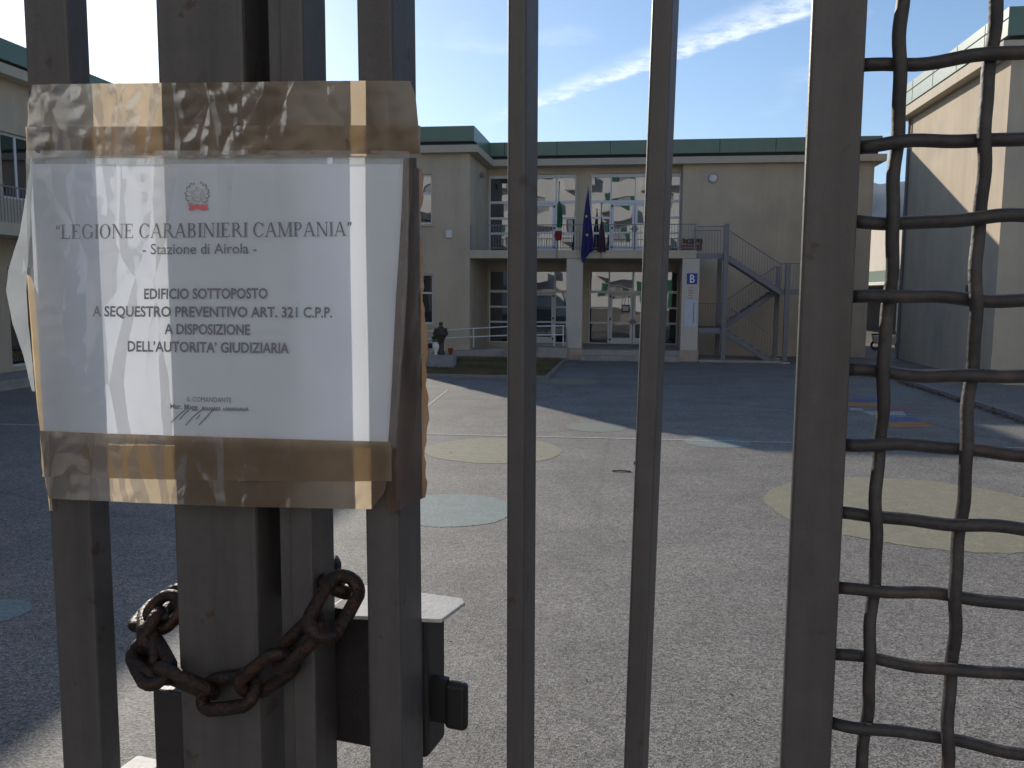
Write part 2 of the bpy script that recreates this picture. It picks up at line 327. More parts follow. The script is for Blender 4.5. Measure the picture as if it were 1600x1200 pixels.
# ------------------------------------------------------------------ ground
yard = MB().quad((-700, -200, 0), (700, -200, 0), (700, 1500, 0), (-700, 1500, 0)).build('yard_ground', 'asphalt'); tag(yard, 'grey speckled asphalt of the school yard', kind='structure')
def circle(cx, cy, r, m, name='painted_circle'):
    pts = []
    for k in range(220):
        a = 2*math.pi*k/220; q = r*(1+.012*math.sin(3*a+cx)+.008*math.sin(7*a)+rng.normal(0, .007)); pts.append((cx+q*math.cos(a), cy+q*math.sin(a), .004))
    return MB().poly(pts).build(name, m, yard)
for cx, cy, r_, m in ((-2.39, 14.9, 1.24, 'p_yellow'), (-2.29, 10.62, .84, 'p_blue'), (-.67, 17.85, .64, 'p_green'), (1.68, 16.45, .63, 'p_blue'),
                      (3.81, 11.66, 1.94, 'p_yellow'), (-1.91, 27.2, .98, 'p_yellow'), (-5.47, 6.5, .30, 'p_blue'), (7.7, 26.5, 1.03, 'p_green')):
    circle(cx, cy, r_, m)
a = atZ(0, 663); b = atZ(1600, 700); dv = (b-a)/np.linalg.norm(b-a); nv = np.array([-dv[1], dv[0], 0])*.045
a -= dv*2; b += dv*2; a[2] = b[2] = .006
MB().quad(a-nv, b-nv, b+nv, a+nv).build('painted_line', 'p_white', yard)
a = atZ(700, 609); b = atZ(661, 640); a[2] = b[2] = .006; nv = np.array([.03, .03, 0]); MB().quad(a-nv, b-nv, b+nv, a+nv).build('painted_line', 'p_white', yard)
for m, q in (('p_orange', [(1388, 659), (1444, 659), (1463, 668), (1392, 668)]), ('p_cobalt', [(1385, 651.5), (1431, 652), (1441, 658), (1388, 658)]), ('p_white', [(1347, 643), (1411, 643), (1416, 649), (1362, 649)]),
             ('p_red', [(1378, 636.5), (1425, 637.5), (1430, 642.4), (1384, 642)]), ('p_white', [(1327, 638), (1347, 638.5), (1350, 641.5), (1329, 641.5)]), ('p_orange', [(1300, 628.6), (1367, 629), (1371, 635.5), (1304, 635)]), ('p_cobalt', [(1332, 622.5), (1371, 622.7), (1375, 628), (1336, 627.8)])):
    pts = []
    for x, y in q: p = atZ(x, y); p[2] = .005; pts.append(p)
    MB().poly(pts).build('hopscotch_cell', m, yard)
# drain kerb and pavement along the right-hand block
# raised street behind the gate, with a retaining edge and steps down into the yard
e0 = gn*(GD+.75)
def gp(s, t, z): p = gs*s+gn*t; return (p[0], p[1], z)
street = MB().prism([gp(-90, -70, -.2), gp(90, -70, -.2), gp(90, GD+.75, -.2), gp(-90, GD+.75, -.2)], (0, 0, 1.45)).build('street', 'street'); tag(street, 'raised street outside the gate', kind='structure')
st = MB()
for k in range(6): t0 = GD+.75+.3*k; st.prism([gp(-1.6, t0, 0), gp(1.2, t0, 0), gp(1.2, t0+.3, 0), gp(-1.6, t0+.3, 0)], (0, 0, 1.25-.1786*(k+1)))
tag(st.build('entrance_steps', 'concrete'), 'concrete steps down from the gate to the yard', kind='structure')

# mountain ridge
P = []
for i in range(90):
    az = R(-70+140*i/89); row = []
    for k, (d, hf) in enumerate(((1500, 0), (1800, .35), (2100, .7), (2500, 1.), (2900, .6))):
        h = 255+60*math.sin(az*3.1+1)+28*math.sin(az*11)+14*math.sin(az*31+k)+8*math.sin(az*67+2*k)
        row.append((d*math.sin(az), d*math.cos(az), h*hf-2))
    P.append(row)
tag(MB().grid(P).build('mountain', 'mountain', smooth=True), 'wooded mountain ridge on the skyline', kind='structure')

# ------------------------------------------------------------------ main school building
YW = 36.3; YG = 40.9; YR = 40.4                     # wing front and balcony edge, glazing, right-hand wall
XC = -6.9; XL = -11.8; XE = 10.55; ZT = 9.78
school = thing('school_building', (0, YG, 0), 'cream two-storey school block with green roof fascia, first-floor balcony and glazed entrance', 'building')
zf1 = 4.62                                           # balcony floor
LX0, LX1 = float(atY(764, 335, YG)[0]), float(atY(900, 335, YG)[0]); RX0, RX1 = float(atY(922, 335, YG)[0]), float(atY(1063, 335, YG)[0])
zY = lambda x, y: float(atY(x, y, YG)[2])
UZ0, UZ1 = zY(930, 394.5), zY(930, 271.5); GZ0, GZ1 = zY(932, 538), zY(932, 424)
mb = MB()
py = lambda Y: (lambda a, z, d: (a, Y+d, z))
wall(mb, XC, RX1+.05, .0, 9.0, [(LX0, LX1, UZ0, UZ1), (RX0, RX1, UZ0, UZ1), (LX0, LX1, GZ0, GZ1), (RX0, RX1, GZ0, GZ1)], py(YG), .14)
mb.build('recessed_wall', 'plaster', school)
mb = MB(); wall(mb, RX1+.05, XE, 0, 9.0, [], py(YR)); mb.quad((RX1+.05, YR, 0), (RX1+.05, YG, 0), (RX1+.05, YG, 9), (RX1+.05, YR, 9))
mb.quad((XE, YR, 0), (XE, YR+13, 0), (XE, YR+13, 9), (XE, YR, 9)); mb.quad((XL, YR+13, 0), (XE, YR+13, 0), (XE, YR+13, 9), (XL, YR+13, 9)); mb.build('stair_wall', 'plaster', school)
# wing
zW = lambda x, y: float(atY(x, y, YW)[2]); xW = lambda x, y: float(atY(x, y, YW)[0])
wx1 = xW(675, 300); wx0 = wx1-1.25; WU = (wx0, wx1, zW(665, 350), zW(665, 272)); WL = (wx0+.05, wx1+.03, zW(665, 506), zW(665, 428))
wx2 = wx0-1.9
mb = MB(); wall(mb, XL, XC, 0, 9.0, [WU, WL, (wx2-1.25, wx2, WU[2], WU[3]), (wx2-1.25, wx2, WL[2], WL[3])], py(YW), .16)
mb.quad((XC, YW, 0), (XC, YG, 0), (XC, YG, 9), (XC, YW, 9)); mb.quad((XL, YW, 0), (XL, YG+12.5, 0), (XL, YG+12.5, 9), (XL, YW, 9)); mb.build('wing_wall', 'plaster', school)
for w in (WU, WL, (wx2-1.25, wx2, WU[2], WU[3]), (wx2-1.25, wx2, WL[2], WL[3])):
    x0, x1, z0, z1 = w; y = YW+.14; f_ = MB()
    f_.box(x0, x0+.07, y-.04, y+.02, z0, z1).box(x1-.07, x1, y-.04, y+.02, z0, z1).box(x0+.07, x1-.07, y-.04, y+.02, z1-.07, z1).box(x0+.07, x1-.07, y-.04, y+.02, z0, z0+.07)
    zm = z0+(z1-z0)*.62; f_.box(x0+.07, x1-.07, y-.04, y+.02, zm-.04, zm+.04)
    win = f_.build('window', 'frame', school); pane(win, x0+.07, x1-.07, z0+.07, zm-.04, y); pane(win, x0+.07, x1-.07, zm+.04, z1-.07, y)
    MB().box(x0-.08, x1+.08, YW-.09, YW+.12, z0-.10, z0-.005).build('sill', 'cornice', win)
# glazed units
def glazing(x0, x1, rows, z0, z1, name):
    """side light, double door, side light, four rows of panes"""
    w = x1-x0; c = [x0, x0+w*.225, x0+w*.5, x1-w*.225, x1]; y = YG+.12; f_ = MB(); bx = lambda a, b, p, q: f_.box(a, b, y-.05, y+.03, p, q)
    edges = [c[0]+.05, c[1]-.03, c[1]+.05, c[2]-.03, c[2]+.03, c[3]-.05, c[3]+.03, c[4]-.05]
    bx(c[0], edges[0], z0, z1); bx(edges[1], edges[2], z0, z1); bx(edges[5], edges[6], z0, z1); bx(edges[7], c[4], z0, z1)
    bx(edges[2], edges[5], rows[1][1]-.02, rows[0][0]); bx(edges[2], edges[5], rows[0][1], z1)
    wo = None; cells = []
    for a, b in ((edges[0], edges[1]), (edges[6], edges[7])):
        zs = [z0]+[v_ for r_ in rows[::-1] for v_ in r_]+[z1]
        for k in range(0, len(zs), 2): bx(a, b, zs[k], zs[k+1])
        cells += [(a, b, r_[0], r_[1]) for r_ in rows]
    bx(edges[3], edges[4], rows[0][0], rows[0][1]); cells += [(edges[2], edges[3], *rows[0]), (edges[4], edges[5], *rows[0])]
    win = f_.build('window', 'frame', school)
    for q in cells: pane(win, *q, y)
    for a, b, hx in ((edges[2], c[2], -1), (c[2], edges[5], 1)):
        d = MB(); a += .012; b -= .012; yy = y-.012; zt = rows[1][1]-.03; zb = z0+.01; sw = .115
        d.box(a, a+sw, yy-.05, yy+.03, zb, zt).box(b-sw, b, yy-.05, yy+.03, zb, zt).box(a+sw, b-sw, yy-.05, yy+.03, zt-.10, zt).box(a+sw, b-sw, yy-.05, yy+.03, zb, zb+.30)
        zm = rows[2][0]-.02; d.box(a+sw, b-sw, yy-.05, yy+.03, zm-.05, zm+.03)
        do = d.build('door', 'frame', school); pane(do, a+sw, b-sw, zb+.30, zm-.05, yy); pane(do, a+sw, b-sw, zm+.03, zt-.10, yy)
        xh = a+.03 if hx < 0 else b-.03
        for zh in (zb+.22, (zb+zt)/2, zt-.12): MB().box(xh-.035, xh+.035, yy-.085, yy-.052, zh-.05, zh+.05).build('hinge', 'dark', do)
        xk = b-.06 if hx < 0 else a+.06; MB().box(xk-.02, xk+.02, yy-.10, yy-.052, zb+.95, zb+1.2).box(xk-.12*(1 if hx < 0 else -1), xk, yy-.12, yy-.10, zb+1.06, zb+1.09).build('handle', 'dark', do)
ur = [(zY(932, b_), zY(932, a_)) for a_, b_ in ((277, 313), (317, 338.5), (342, 362.5), (366, 393))]; ur = [tuple(r_) for r_ in ur]
gr = [(zY(932, b_), zY(932, a_)) for a_, b_ in ((425, 454), (458, 479), (482, 503), (506, 535.5))]
for x0, x1 in ((LX0, LX1), (RX0, RX1)):
    glazing(x0+.01, x1-.01, ur, UZ0+.01, UZ1-.01, 'u'); glazing(x0+.01, x1-.01, gr, GZ0+.01, GZ1-.01, 'g')
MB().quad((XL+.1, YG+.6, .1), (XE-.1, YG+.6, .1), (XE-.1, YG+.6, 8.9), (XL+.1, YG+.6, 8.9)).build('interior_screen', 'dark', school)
# cornice, gap and green fascia (wing, then main roof)
ov = .42
def roof_prism(xa, xb, ya, yb, z0, z1, m, name, parent, o_):
    return MB().box(xa-o_, xb+o_, ya-o_, yb+o_, z0, z1).build(name, m, parent, bevel=.012)
zc0, zc1, zg1, zt = 8.68, 8.98, 9.16, ZT
def roof(parent):
    # L-shaped plan built as one outline so that nothing overlaps
    def outline(o_): return [(XL-o_, YW-o_), (XC+o_, YW-o_), (XC+o_, YR-o_), (XE+o_, YR-o_), (XE+o_, YR+13+o_), (XL-o_, YR+13+o_)]
    for name, m, o_, z0, z1 in (('cornice', 'cornice', .40, zc0, zc1), ('eave_gap', 'gap', .10, zc1, zg1), ('roof_fascia', 'green', .22, zg1, zt)):
        MB().prism([(x, y, z0) for x, y in outline(o_)], (0, 0, z1-z0)).build(name, m, parent)
    for x in np.arange(-6, 11, 2.45): MB().box(x-.012, x+.012, YR-.228, YR-.218, zg1+.02, zt-.02).build('fascia_joint', 'gap', parent)
roof(school)
# balcony slab, pillars
MB().box(XC, 2.62, YW-.05, YG, zf1-.34, zf1).build('balcony_slab', 'cornice', school, bevel=.015)
px0, px1 = xW(884.5, 480), xW(909.5, 480); MB().box(px0, px1, YW, YW+.55, .50, zf1-.34).build('pillar', 'plaster_pale', school, bevel=.01)
qx0, qx1 = xW(1064.5, 480), xW(1091.5, 480); pil = MB().box(qx0, qx1, YW, YW+.55, 0, zf1-.34).build('pillar', 'plaster_pale', school, bevel=.01)
MB().box(qx0-.04, qx1+.04, YW-.04, YW+.59, 0, .48).build('plinth', 'plinth', pil)
# entrance platform and steps
MB().box(px0-.1, qx0-.05, YW-.1, YG, 0, .44).build('entrance_platform', 'concrete', school, bevel=.01)
MB().box(px0+.65, qx0-.05, YW-.46, YW-.104, 0, .22).build('step', 'concrete', school, bevel=.01)
MB().box(px0-.05, px1+.02, YW-.14, YW+.6, .0, .505).build('plinth', 'plinth', school)
# balcony railing
rail = MB(); zr = float(atY(900, 350.5, YW)[2])
rail_root = thing('balcony_railing', (-2, YW, zf1), 'thin grey metal railing along the first-floor balcony with flags on it', 'railing')
MB().box(XC, 2.6, YW-.02, YW+.02, zr-.035, zr).build('top_rail', 'railing', rail_root); MB().box(XC, 2.6, YW-.015, YW+.015, zf1+.08, zf1+.11).build('bottom_rail', 'railing', rail_root)
for x in np.arange(XC+.1, 2.61, .115): rail.box(x-.008, x+.008, YW-.008, YW+.008, zf1+.11, zr-.035)
tag(rail.build('balusters', 'railing', rail_root), kind='stuff')
for x in (XC+.04, -4.5, -2.2, .1, 2.55): MB().box(x-.02, x+.02, YW-.022, YW+.022, zf1, zr-.036).build('post', 'railing', rail_root)

# alarm box, camera, lamp
q = atY(702, 366, YW); tag(MB().box(q[0]-.14, q[0]+.14, YW-.12, YW, q[2]-.16, q[2]+.16).build('alarm_box', 'whitepaint', bevel=.02), 'small white alarm box on the wing wall beside the window', 'alarm')
q = atX(751, 270, XC); cctv = thing('security_camera', (XC, q[1], q[2]), 'small dark security camera on the side wall of the wing', 'camera')
MB().box(XC, XC+.12, q[1]-.03, q[1]+.03, q[2]-.03, q[2]+.03).build('bracket', 'railing', cctv); MB().box(XC+.06, XC+.16, q[1]-.22, q[1]+.1, q[2]-.22, q[2]-.05).build('body', 'railing', cctv, bevel=.01)
q = atY(1114, 279, YR); lamp = thing('wall_lamp', (q[0], YR, q[2]), 'round white wall lamp high on the wall above the outside stairs', 'lamp')
prof = [(.19*math.cos(a_), .12*math.sin(a_)) for a_ in np.linspace(0, 1.5, 6)]
mb = MB(); n_ = 20
rows_ = [[(q[0]+r_*math.cos(2*math.pi*j/n_), YR-.04-z_, q[2]+r_*math.sin(2*math.pi*j/n_)) for j in range(n_+1)] for r_, z_ in prof]; mb.grid(rows_).build('glass_dome', 'whitepot', lamp, smooth=True)
MB().tube([(q[0], YR, q[2]), (q[0], YR-.05, q[2])], .22, 20).build('ring', 'railing', lamp)

# sign B and information board on the pillar
def text_mesh(body, bold=0.):
    c = bpy.data.curves.new('t', 'FONT'); c.body = body; c.offset = bold; c.fill_mode = 'FRONT'; c.resolution_u = 3
    o = bpy.data.objects.new('t', c); COL.objects.link(o); dg = bpy.context.evaluated_depsgraph_get(); e = o.evaluated_get(dg); me = e.to_mesh()
    V = np.array([v_.co[:] for v_ in me.vertices])[:, :2]; Fc = [tuple(p.vertices) for p in me.polygons]; e.to_mesh_clear(); bpy.data.objects.remove(o); bpy.data.curves.remove(c)
    return V, Fc
def fit(V, x0, x1, y0, y1): a, b = V.min(0), V.max(0); return (V-a)/(b-a)*np.array([x1-x0, y1-y0])+np.array([x0, y0])
sb0, sb1 = xW(1073.2, 436), xW(1089.4, 436); sz0, sz1 = zW(1081, 444), zW(1081, 427); ys = YW-.02
sgn = thing('letter_sign', ((sb0+sb1)/2, YW, sz0), 'square blue sign with a white letter B on the entrance pillar', 'sign')
MB().box(sb0, sb1, ys, YW-.002, sz0, sz1).build('panel', 'blue', sgn)
V, Fc = text_mesh('B', .015); w_ = sb1-sb0; h_ = sz1-sz0; V = fit(V, sb0+w_*.29, sb0+w_*.76, sz0+h_*.13, sz0+h_*.87); mb = MB(); mb.v = [(x, ys-.004, z) for x, z in V]; mb.f = Fc; mb.build('letter', 'white', sgn)
bd = thing('information_board', ((sb0+sb1)/2, YW, zW(1078, 511)), 'tall narrow pale information board under the letter sign on the pillar', 'sign')
MB().box(sb0-.06, sb1+.02, YW-.012, YW-.002, zW(1078, 511), zW(1078, 469)).build('panel', 'poster', bd)
MB().box(sb0-.05, sb1+.0, YW-.012, YW-.002, zW(1078, 467), zW(1078, 446)).build('list_panel', 'poster2', bd)
mb = MB()
for k in range(5): z = zW(1078, 449+4*k); mb.box(sb0+.08, sb0+.2+.1*rng.random(), YW-.016, YW-.0125, z-.03, z)
for k in range(16): z = zW(1078, 473+2*k); mb.box(sb1-.14, sb1-.08, YW-.016, YW-.0125, z-.035, z)
mb.build('small_print', 'railing', bd)
q = atY(977.5, 482, YG); dn = thing('door_notice', (q[0], YG, q[2]), 'small square framed notice stuck on the glazed entrance door', 'notice')
MB().box(q[0]-.19, q[0]+.19, YG-.02, YG+.0, q[2]-.17, q[2]+.17).build('frame', 'dark', dn); MB().box(q[0]-.14, q[0]+.14, YG-.026, YG-.021, q[2]-.12, q[2]+.12).build('sheet', 'poster', dn)

# flower trough on the balcony
q = atY(1080, 392, YW+.5); tr_ = thing('flower_trough', (q[0], YW+.5, zf1), 'reddish flower trough with dry plants behind the balcony railing', 'planter')
MB().box(q[0]-.42, q[0]+.42, YW+.35, YW+.65, zf1, zf1+.26).build('trough', 'dull_red', tr_, bevel=.02)
mb = MB()
for k in range(120):
    x = q[0]+rng.uniform(-.4, .4); y = YW+.5+rng.uniform(-.13, .13); z = zf1+.26+rng.uniform(0, .18); d = rng.normal(0, .05, 3); mb.quad((x, y, z), (x+.04+d[0], y, z+.02), (x+.03+d[0], y+d[1], z+.08), (x-.01, y+d[1], z+.06))
tag(mb.build('foliage', 'leafbrown', tr_), kind='stuff')

# flags
def flag(name, label, pole_px, Y, pieces, star=None):
    (xa, ya), (xb, yb) = pole_px; A = atY(xa, ya, Y); B = atY(xb, yb, Y)
    t_ = thing(name, tuple(B), label, 'flag', 'flags on the balcony railing')
    MB().tube([B, A], .022, 8).build('pole', 'railing', t_)
    MB().lathe([(.0, 0), (.035, .02), (.04, .05), (.02, .09), (0, .12)], A, 8).build('finial', 'railing', t_)
    for nm, m, rows in pieces:
        P = []
        n0 = 26
        for i in range(len(rows)*6-5):
            f_ = i/6; k = min(int(f_), len(rows)-2); g = f_-k; r0_, r1_ = rows[k], rows[k+1]
            y = r0_[0]+(r1_[0]-r0_[0])*g; xl = r0_[1]+(r1_[1]-r0_[1])*g; xr = r0_[2]+(r1_[2]-r0_[2])*g
            row = []
            for j in range(n0):
                s_ = j/(n0-1); q_ = atY(xl+(xr-xl)*s_, y, Y); w_ = np.linalg.norm(atY(xr, y, Y)-atY(xl, y, Y))
                row.append((q_[0], Y-.05-.32*w_*(.5+.5*math.sin(s_*15+.8*math.sin(i*.35)))*min(1, .3+w_), q_[2]))
            P.append(row)
        MB().grid(P).build(nm, m, t_, smooth=True)
    if star:
        for (x, y) in star:
            c = atY(x, y, Y-.30); pts = []
            for k in range(10): a_ = math.pi/2+k*math.pi/5; r_ = .075 if k % 2 == 0 else .03; pts.append((c[0]+r_*math.cos(a_), Y-.30, c[2]+r_*math.sin(a_)))
            MB().prism(pts, (0, .006, 0)).build('star', 'yellow', t_)
flag('flag', 'green, white and red flag hanging limp from a pole on the balcony', ((874, 287), (870, 402)), YW-.1,
     [('green_band', 'flag_green', [(315, 872.5, 875.5), (328, 871.5, 878.5), (345, 870.5, 879.5), (356, 870, 878.5)]), ('white_band', 'flag_white', [(355.9, 869.8, 878.4), (361, 869, 878)]), ('red_band', 'flag_red', [(360.9, 868.5, 878.4), (368, 866, 878.5), (376, 868.5, 877.5)])])
flag('flag', 'deep blue flag with yellow stars draped over the balcony edge', ((919, 296), (913, 403)), YW-.12,
     [('cloth', 'flag_blue', [(297, 918.5, 919.8), (320, 914.5, 921.5), (350, 911, 925), (380, 909, 928), (392, 908.2, 927.5), (396, 908, 921), (410, 909, 911.5)])], [(916, 338), (917.2, 367)])
flag('flag', 'dark furled flag on a thin upright pole on the balcony', ((940, 320), (939.5, 403)), YW-.1,
     [('cloth', 'flag_dark', [(341, 939.5, 940.8), (356, 937, 943.5), (376, 934.5, 946.5), (394, 933.5, 947)])])

# ramp with handrail, lawn, statue
rx1 = float(atZ(886, 564)[0])
rampY = YW-.85
ramp = thing('access_ramp', (-6.5, rampY, 0), 'pale concrete access ramp rising to the entrance along the wing', 'ramp')
za = float(atY(709, 544, rampY)[2]); xa = float(atY(650, 548, rampY)[0])
mb = MB(); mb.prism([(xa-1.5, rampY, 0), (rx1, rampY, 0), (rx1, rampY, .55), (-4.3, rampY, .55), (xa-1.5, rampY, .12)], (0, 1.2, 0)); mb.build('ramp_body', 'concrete', ramp)
hr = thing('ramp_handrail', (-5, rampY, .5), 'white two-bar tubular handrail along the access ramp', 'handrail')
pz = lambda x, y: atY(x, y, rampY+.06)
for pts in ([(640, 519), (790, 510.5), (882, 509)], [(640, 531), (790, 524), (880, 523)]): MB().tube([pz(*p) for p in pts], .028, 8).build('rail', 'whitepaint', hr)
for x, y0 in ((665.5, 544), (740, 542), (812, 540), (865.5, 541), (880, 541)): MB().tube([pz(x, y0), pz(x, 510 if x > 790 else 519-9*(x-640)/150)], .026, 8).build('post', 'whitepaint', hr)
MB().tube([pz(882, 509), pz(884.5, 512), pz(886.5, 541)], .024, 8).build('end_rail', 'railing', hr)

LY0, LY1 = 27.62, rampY; LXR = -2.75; LXL = -15.
MB().quad((LXL, LY0, .09), (LXR, LY0, .09), (LXR, LY1, .09), (LXL, LY1, .09)).build('lawn_soil', 'soil')
tag(bpy.data.objects['lawn_soil'], 'lawn bed beside the ramp', kind='structure')
kb = MB().box(LXL, LXR+.12, LY0-.12, LY0, 0, .12).box(LXR, LXR+.12, LY0, LY1, 0, .12); tag(kb.build('lawn_kerb', 'kerb', bevel=.01), 'stone kerb round the lawn', kind='structure')
mb = MB()
for k in range(26000):
    x = rng.uniform(LXL+.02, LXR-.02) if k % 3 else rng.uniform(-9, LXR-.02); y = rng.uniform(LY0+.02, LY1-.02); h = rng.uniform(.04, .12); a_ = rng.uniform(0, 6.28); w_ = .012; lx, ly = rng.normal(0, .03, 2)
    i = len(mb.v); mb.v += [(x-w_*math.cos(a_), y-w_*math.sin(a_), .09), (x+w_*math.cos(a_), y+w_*math.sin(a_), .09), (x+lx, y+ly, .09+h)]; mb.f.append((i, i+1, i+2))
tag(mb.build('lawn_grass', 'grass'), 'short patchy green and brown grass', kind='stuff')
sp = atZ(690, 574, .09); SY = float(sp[1]); sx = float(atY(689, 554, SY)[0]); zp = float(atY(689, 554, SY)[2])
pl = thing('statue_plinth', (sx, SY, .09), 'rough grey stone plinth in the lawn under the statue', 'plinth')
x0, x1 = float(atY(667, 560, SY)[0]), float(atY(709, 560, SY)[0])
MB().prism([(x0+.02, SY-.3, .09), (x1+.04, SY-.32, .09), (x1, SY+.45, .09), (x0, SY+.5, .09)], (0.01, .02, zp-.09)).build('block', 'stone', pl, bevel=.03)
sta = thing('statue', (sx, SY, zp), 'dark bronze statue of a robed figure standing on the stone plinth', 'statue')
H = float(atY(689, 503, SY)[2])-zp
mb = MB(); prof = [(.15, 0), (.155, .04), (.125, .10), (.12, .30), (.135, .45), (.19, .52), (.225, .60), (.22, .68), (.19, .76), (.13, .83), (.075, .865), (.055, .885), (.075, .91), (.082, .94), (.07, .98), (.03, 1.)]
mb.lathe([(r_*H*.78, z*H) for r_, z in prof], (sx, SY, zp), 22, 1., .72)
for s_ in (-1, 1): mb.tube([(sx+s_*.14*H, SY-.02, zp+.80*H), (sx+s_*.19*H, SY-.08, zp+.63*H), (sx+s_*.07*H, SY-.19, zp+.60*H), (sx, SY-.21, zp+.64*H)], [.055*H, .06*H, .05*H, .035*H], 8)
mb.build('robed_body', 'bronze', sta, smooth=True)
def pot(px, w_px, h_px, m, name, label, prof, plant=None):
    c = atY(px, 555, SY-.05); s_ = SY/1331; w_ = w_px*s_/2; h_ = h_px*s_; t_ = thing(name, (c[0], SY-.05, zp), label, 'pot', None)
    MB().lathe([(w_*a_, h_*b_) for a_, b_ in prof], (c[0], SY-.05, zp), 14).build('vessel', m, t_, smooth=True)
    if plant:
        mb = MB()
        for k in range(60): p = np.array([c[0], SY-.05, zp+h_])+rng.normal(0, w_*plant[1], 3)+np.array([0, 0, plant[2]]); d = rng.normal(0, .05, 3); mb.quad(p, p+(.05, 0, .02), p+(.05+d[0], d[1], .07), p+(d[0], d[1], .05))
        tag(mb.build('leaves', plant[0], t_), kind='stuff')
urn = [(.5, 0), (.55, .06), (.35, .15), (.8, .4), (1, .62), (.9, .82), (.62, .9), (.72, 1), (.6, .97)]
flw = [(.62, 0), (.95, .9), (1, .9), (1, 1), (.86, 1), (.84, .92)]
pot(681, 12, 20, 'whitepot', 'white_urn', 'white urn-shaped vase with green plant at the feet of the statue', urn, ('leaf', .5, .12))
pot(672, 6, 10, 'whitepot', 'white_cup', 'small white pot with dark plant at the left end of the plinth', flw, ('flag_dark', .7, .04))
pot(704, 9, 11, 'terracotta', 'clay_pot', 'bright red clay pot on the right end of the plinth', flw)

# ------------------------------------------------------------------ emergency stairs
SYF = YW+.1; SYB = SYF+2.3; SYM = SYF+1.15
stairs = thing('emergency_stairs', (5, SYM, 0), 'grey steel zigzag emergency stairs from the balcony to the yard', 'stairs')
w3 = lambda x, y, Y=SYF: atY(x, y, Y)
def seg_stairs(pa, pb, y0, y1, n):
    (xa, za_), (xb, zb_) = pa, pb
    for y in (y0, y1-.05):
        MB().prism([(xa, y, za_), (xb, y, zb_), (xb, y, zb_-.24), (xa, y, za_-.24)], (0, .05, 0)).build('stringer', 'steel', stairs)
    for k in range(n):
        f_ = (k+.5)/n; x = xa+(xb-xa)*f_; z = za_+(zb_-za_)*f_; MB().box(x-.14, x+.14, y0+.05, y1-.05, z-.05, z-.02).build('tread', 'steel', stairs)
def railing(pa, pb, y, h=1.0, nm='stair_railing'):
    (xa, za_), (xb, zb_) = pa, pb; rr = MB().tube([(xa, y, za_+h), (xb, y, zb_+h)], .022, 6); r_ = rr.build(nm, 'railing', stairs); mb = MB(); n = max(3, int(abs(xb-xa)/.11))
    for k in range(n+1): x = xa+(xb-xa)*k/n; z = za_+(zb_-za_)*k/n; mb.box(x-.008, x+.008, y-.008, y+.008, z-.05, z+h)
    tag(mb.build('balusters', 'railing', r_), kind='stuff')
P1 = w3(1134, 396); P2 = w3(1220, 452); P2b = w3(1250, 455); P3 = w3(1134, 513); P3b = w3(1092, 516); P4 = w3(1202, 562)
zl1 = float(P1[2]); zl2 = float(P2[2]); zl3 = float(P3[2])
xs1, xs2 = float(P1[0]), float(P2[0])
def deck(xa, xb, z):
    MB().box(xa, xb, SYF, SYB, z-.06, z).build('landing', 'steel', stairs); MB().box(xa, xb, SYF-.012, SYF-.002, z-.22, z+.01).build('edge_beam', 'steel', stairs)
deck(2.63, xs1, zl1); deck(xs2, xs2+1.2, zl2); deck(qx1+.02, xs1, zl3)
seg_stairs((xs1, zl1), (xs2, zl2), SYF, SYM-.02, 11); railing((xs1, zl1), (xs2, zl2), SYF)
seg_stairs((xs2, zl2), (xs1, zl3), SYM+.02, SYB, 9); railing((xs2, zl2), (xs1, zl3), SYM+.04)
seg_stairs((xs1, zl3), (float(P4[0]), .2), SYF, SYM-.02, 6); railing((xs1, zl3), (float(P4[0]), .2), SYF)
railing((2.63, zl1), (xs1, zl1), SYF, 1.1); railing((2.63, zl1), (xs1, zl1), SYB-.03, 1.1); railing((xs2, zl2), (xs2+1.2, zl2), SYF, 1.05); railing((qx1+.02, zl3), (xs1, zl3), SYB-.05)
for x, zt_, y in ((xs1, float(w3(1137, 350)[2]), SYF-.1), (xs2+.24, float(w3(1230, 411)[2]), SYF-.1), (xs1, zl1, SYB+.02), (xs2+.24, zl2+1.0, SYB+.02)):
    MB().box(x-.09, x+.09, y-.08, y+.08, 0, zt_).build('post', 'steel', stairs); MB().box(x-.2, x+.2, y-.18, y+.18, .0, .03).build('base_plate', 'whitepaint', stairs)
tag(MB().box(qx1+.05, xs2+.1, SYF-.35, SYB+.2, 0, .10).build('stair_footing', 'concrete', bevel=.01), 'low concrete footing under the outside stairs', kind='structure')

# ------------------------------------------------------------------ right-hand block
XRB = 11.4; YN = 28.9; YFB = 38.6
rb = thing('side_block', (XRB+6, YN+5, 0), 'cream windowless block with green roof edge behind the wire mesh', 'building')
mb = MB(); mb.quad((XRB, YN, 0), (XRB, YFB, 0), (XRB, YFB, 10.3), (XRB, YN, 10.3)).quad((XRB, YN, 0), (26, YN, 0), (26, YN, 10.3), (XRB, YN, 10.3)).quad((26, YFB, 0), (XRB, YFB, 0), (XRB, YFB, 10.3), (26, YFB, 10.3)).quad((26, YN, 0), (26, YFB, 0), (26, YFB, 10.3), (26, YN, 10.3)).build('wall', 'plaster', rb)
MB().prism([(XRB-.02, YN-.02, 0), (26.02, YN-.02, 0), (26.02, YFB+.02, 0), (XRB-.02, YFB+.02, 0)], (0, 0, .87)).build('plinth', 'plaster', rb)
for nm, m, o_, z0, z1 in (('cornice', 'cornice', .42, 10.15, 10.5), ('eave_gap', 'gap', .12, 10.5, 10.68), ('roof_fascia', 'green', .26, 10.68, 11.52)):
    f_ = MB().box(XRB-o_, 26+o_, YN-o_, YFB+o_, z0, z1).build(nm, m, rb)
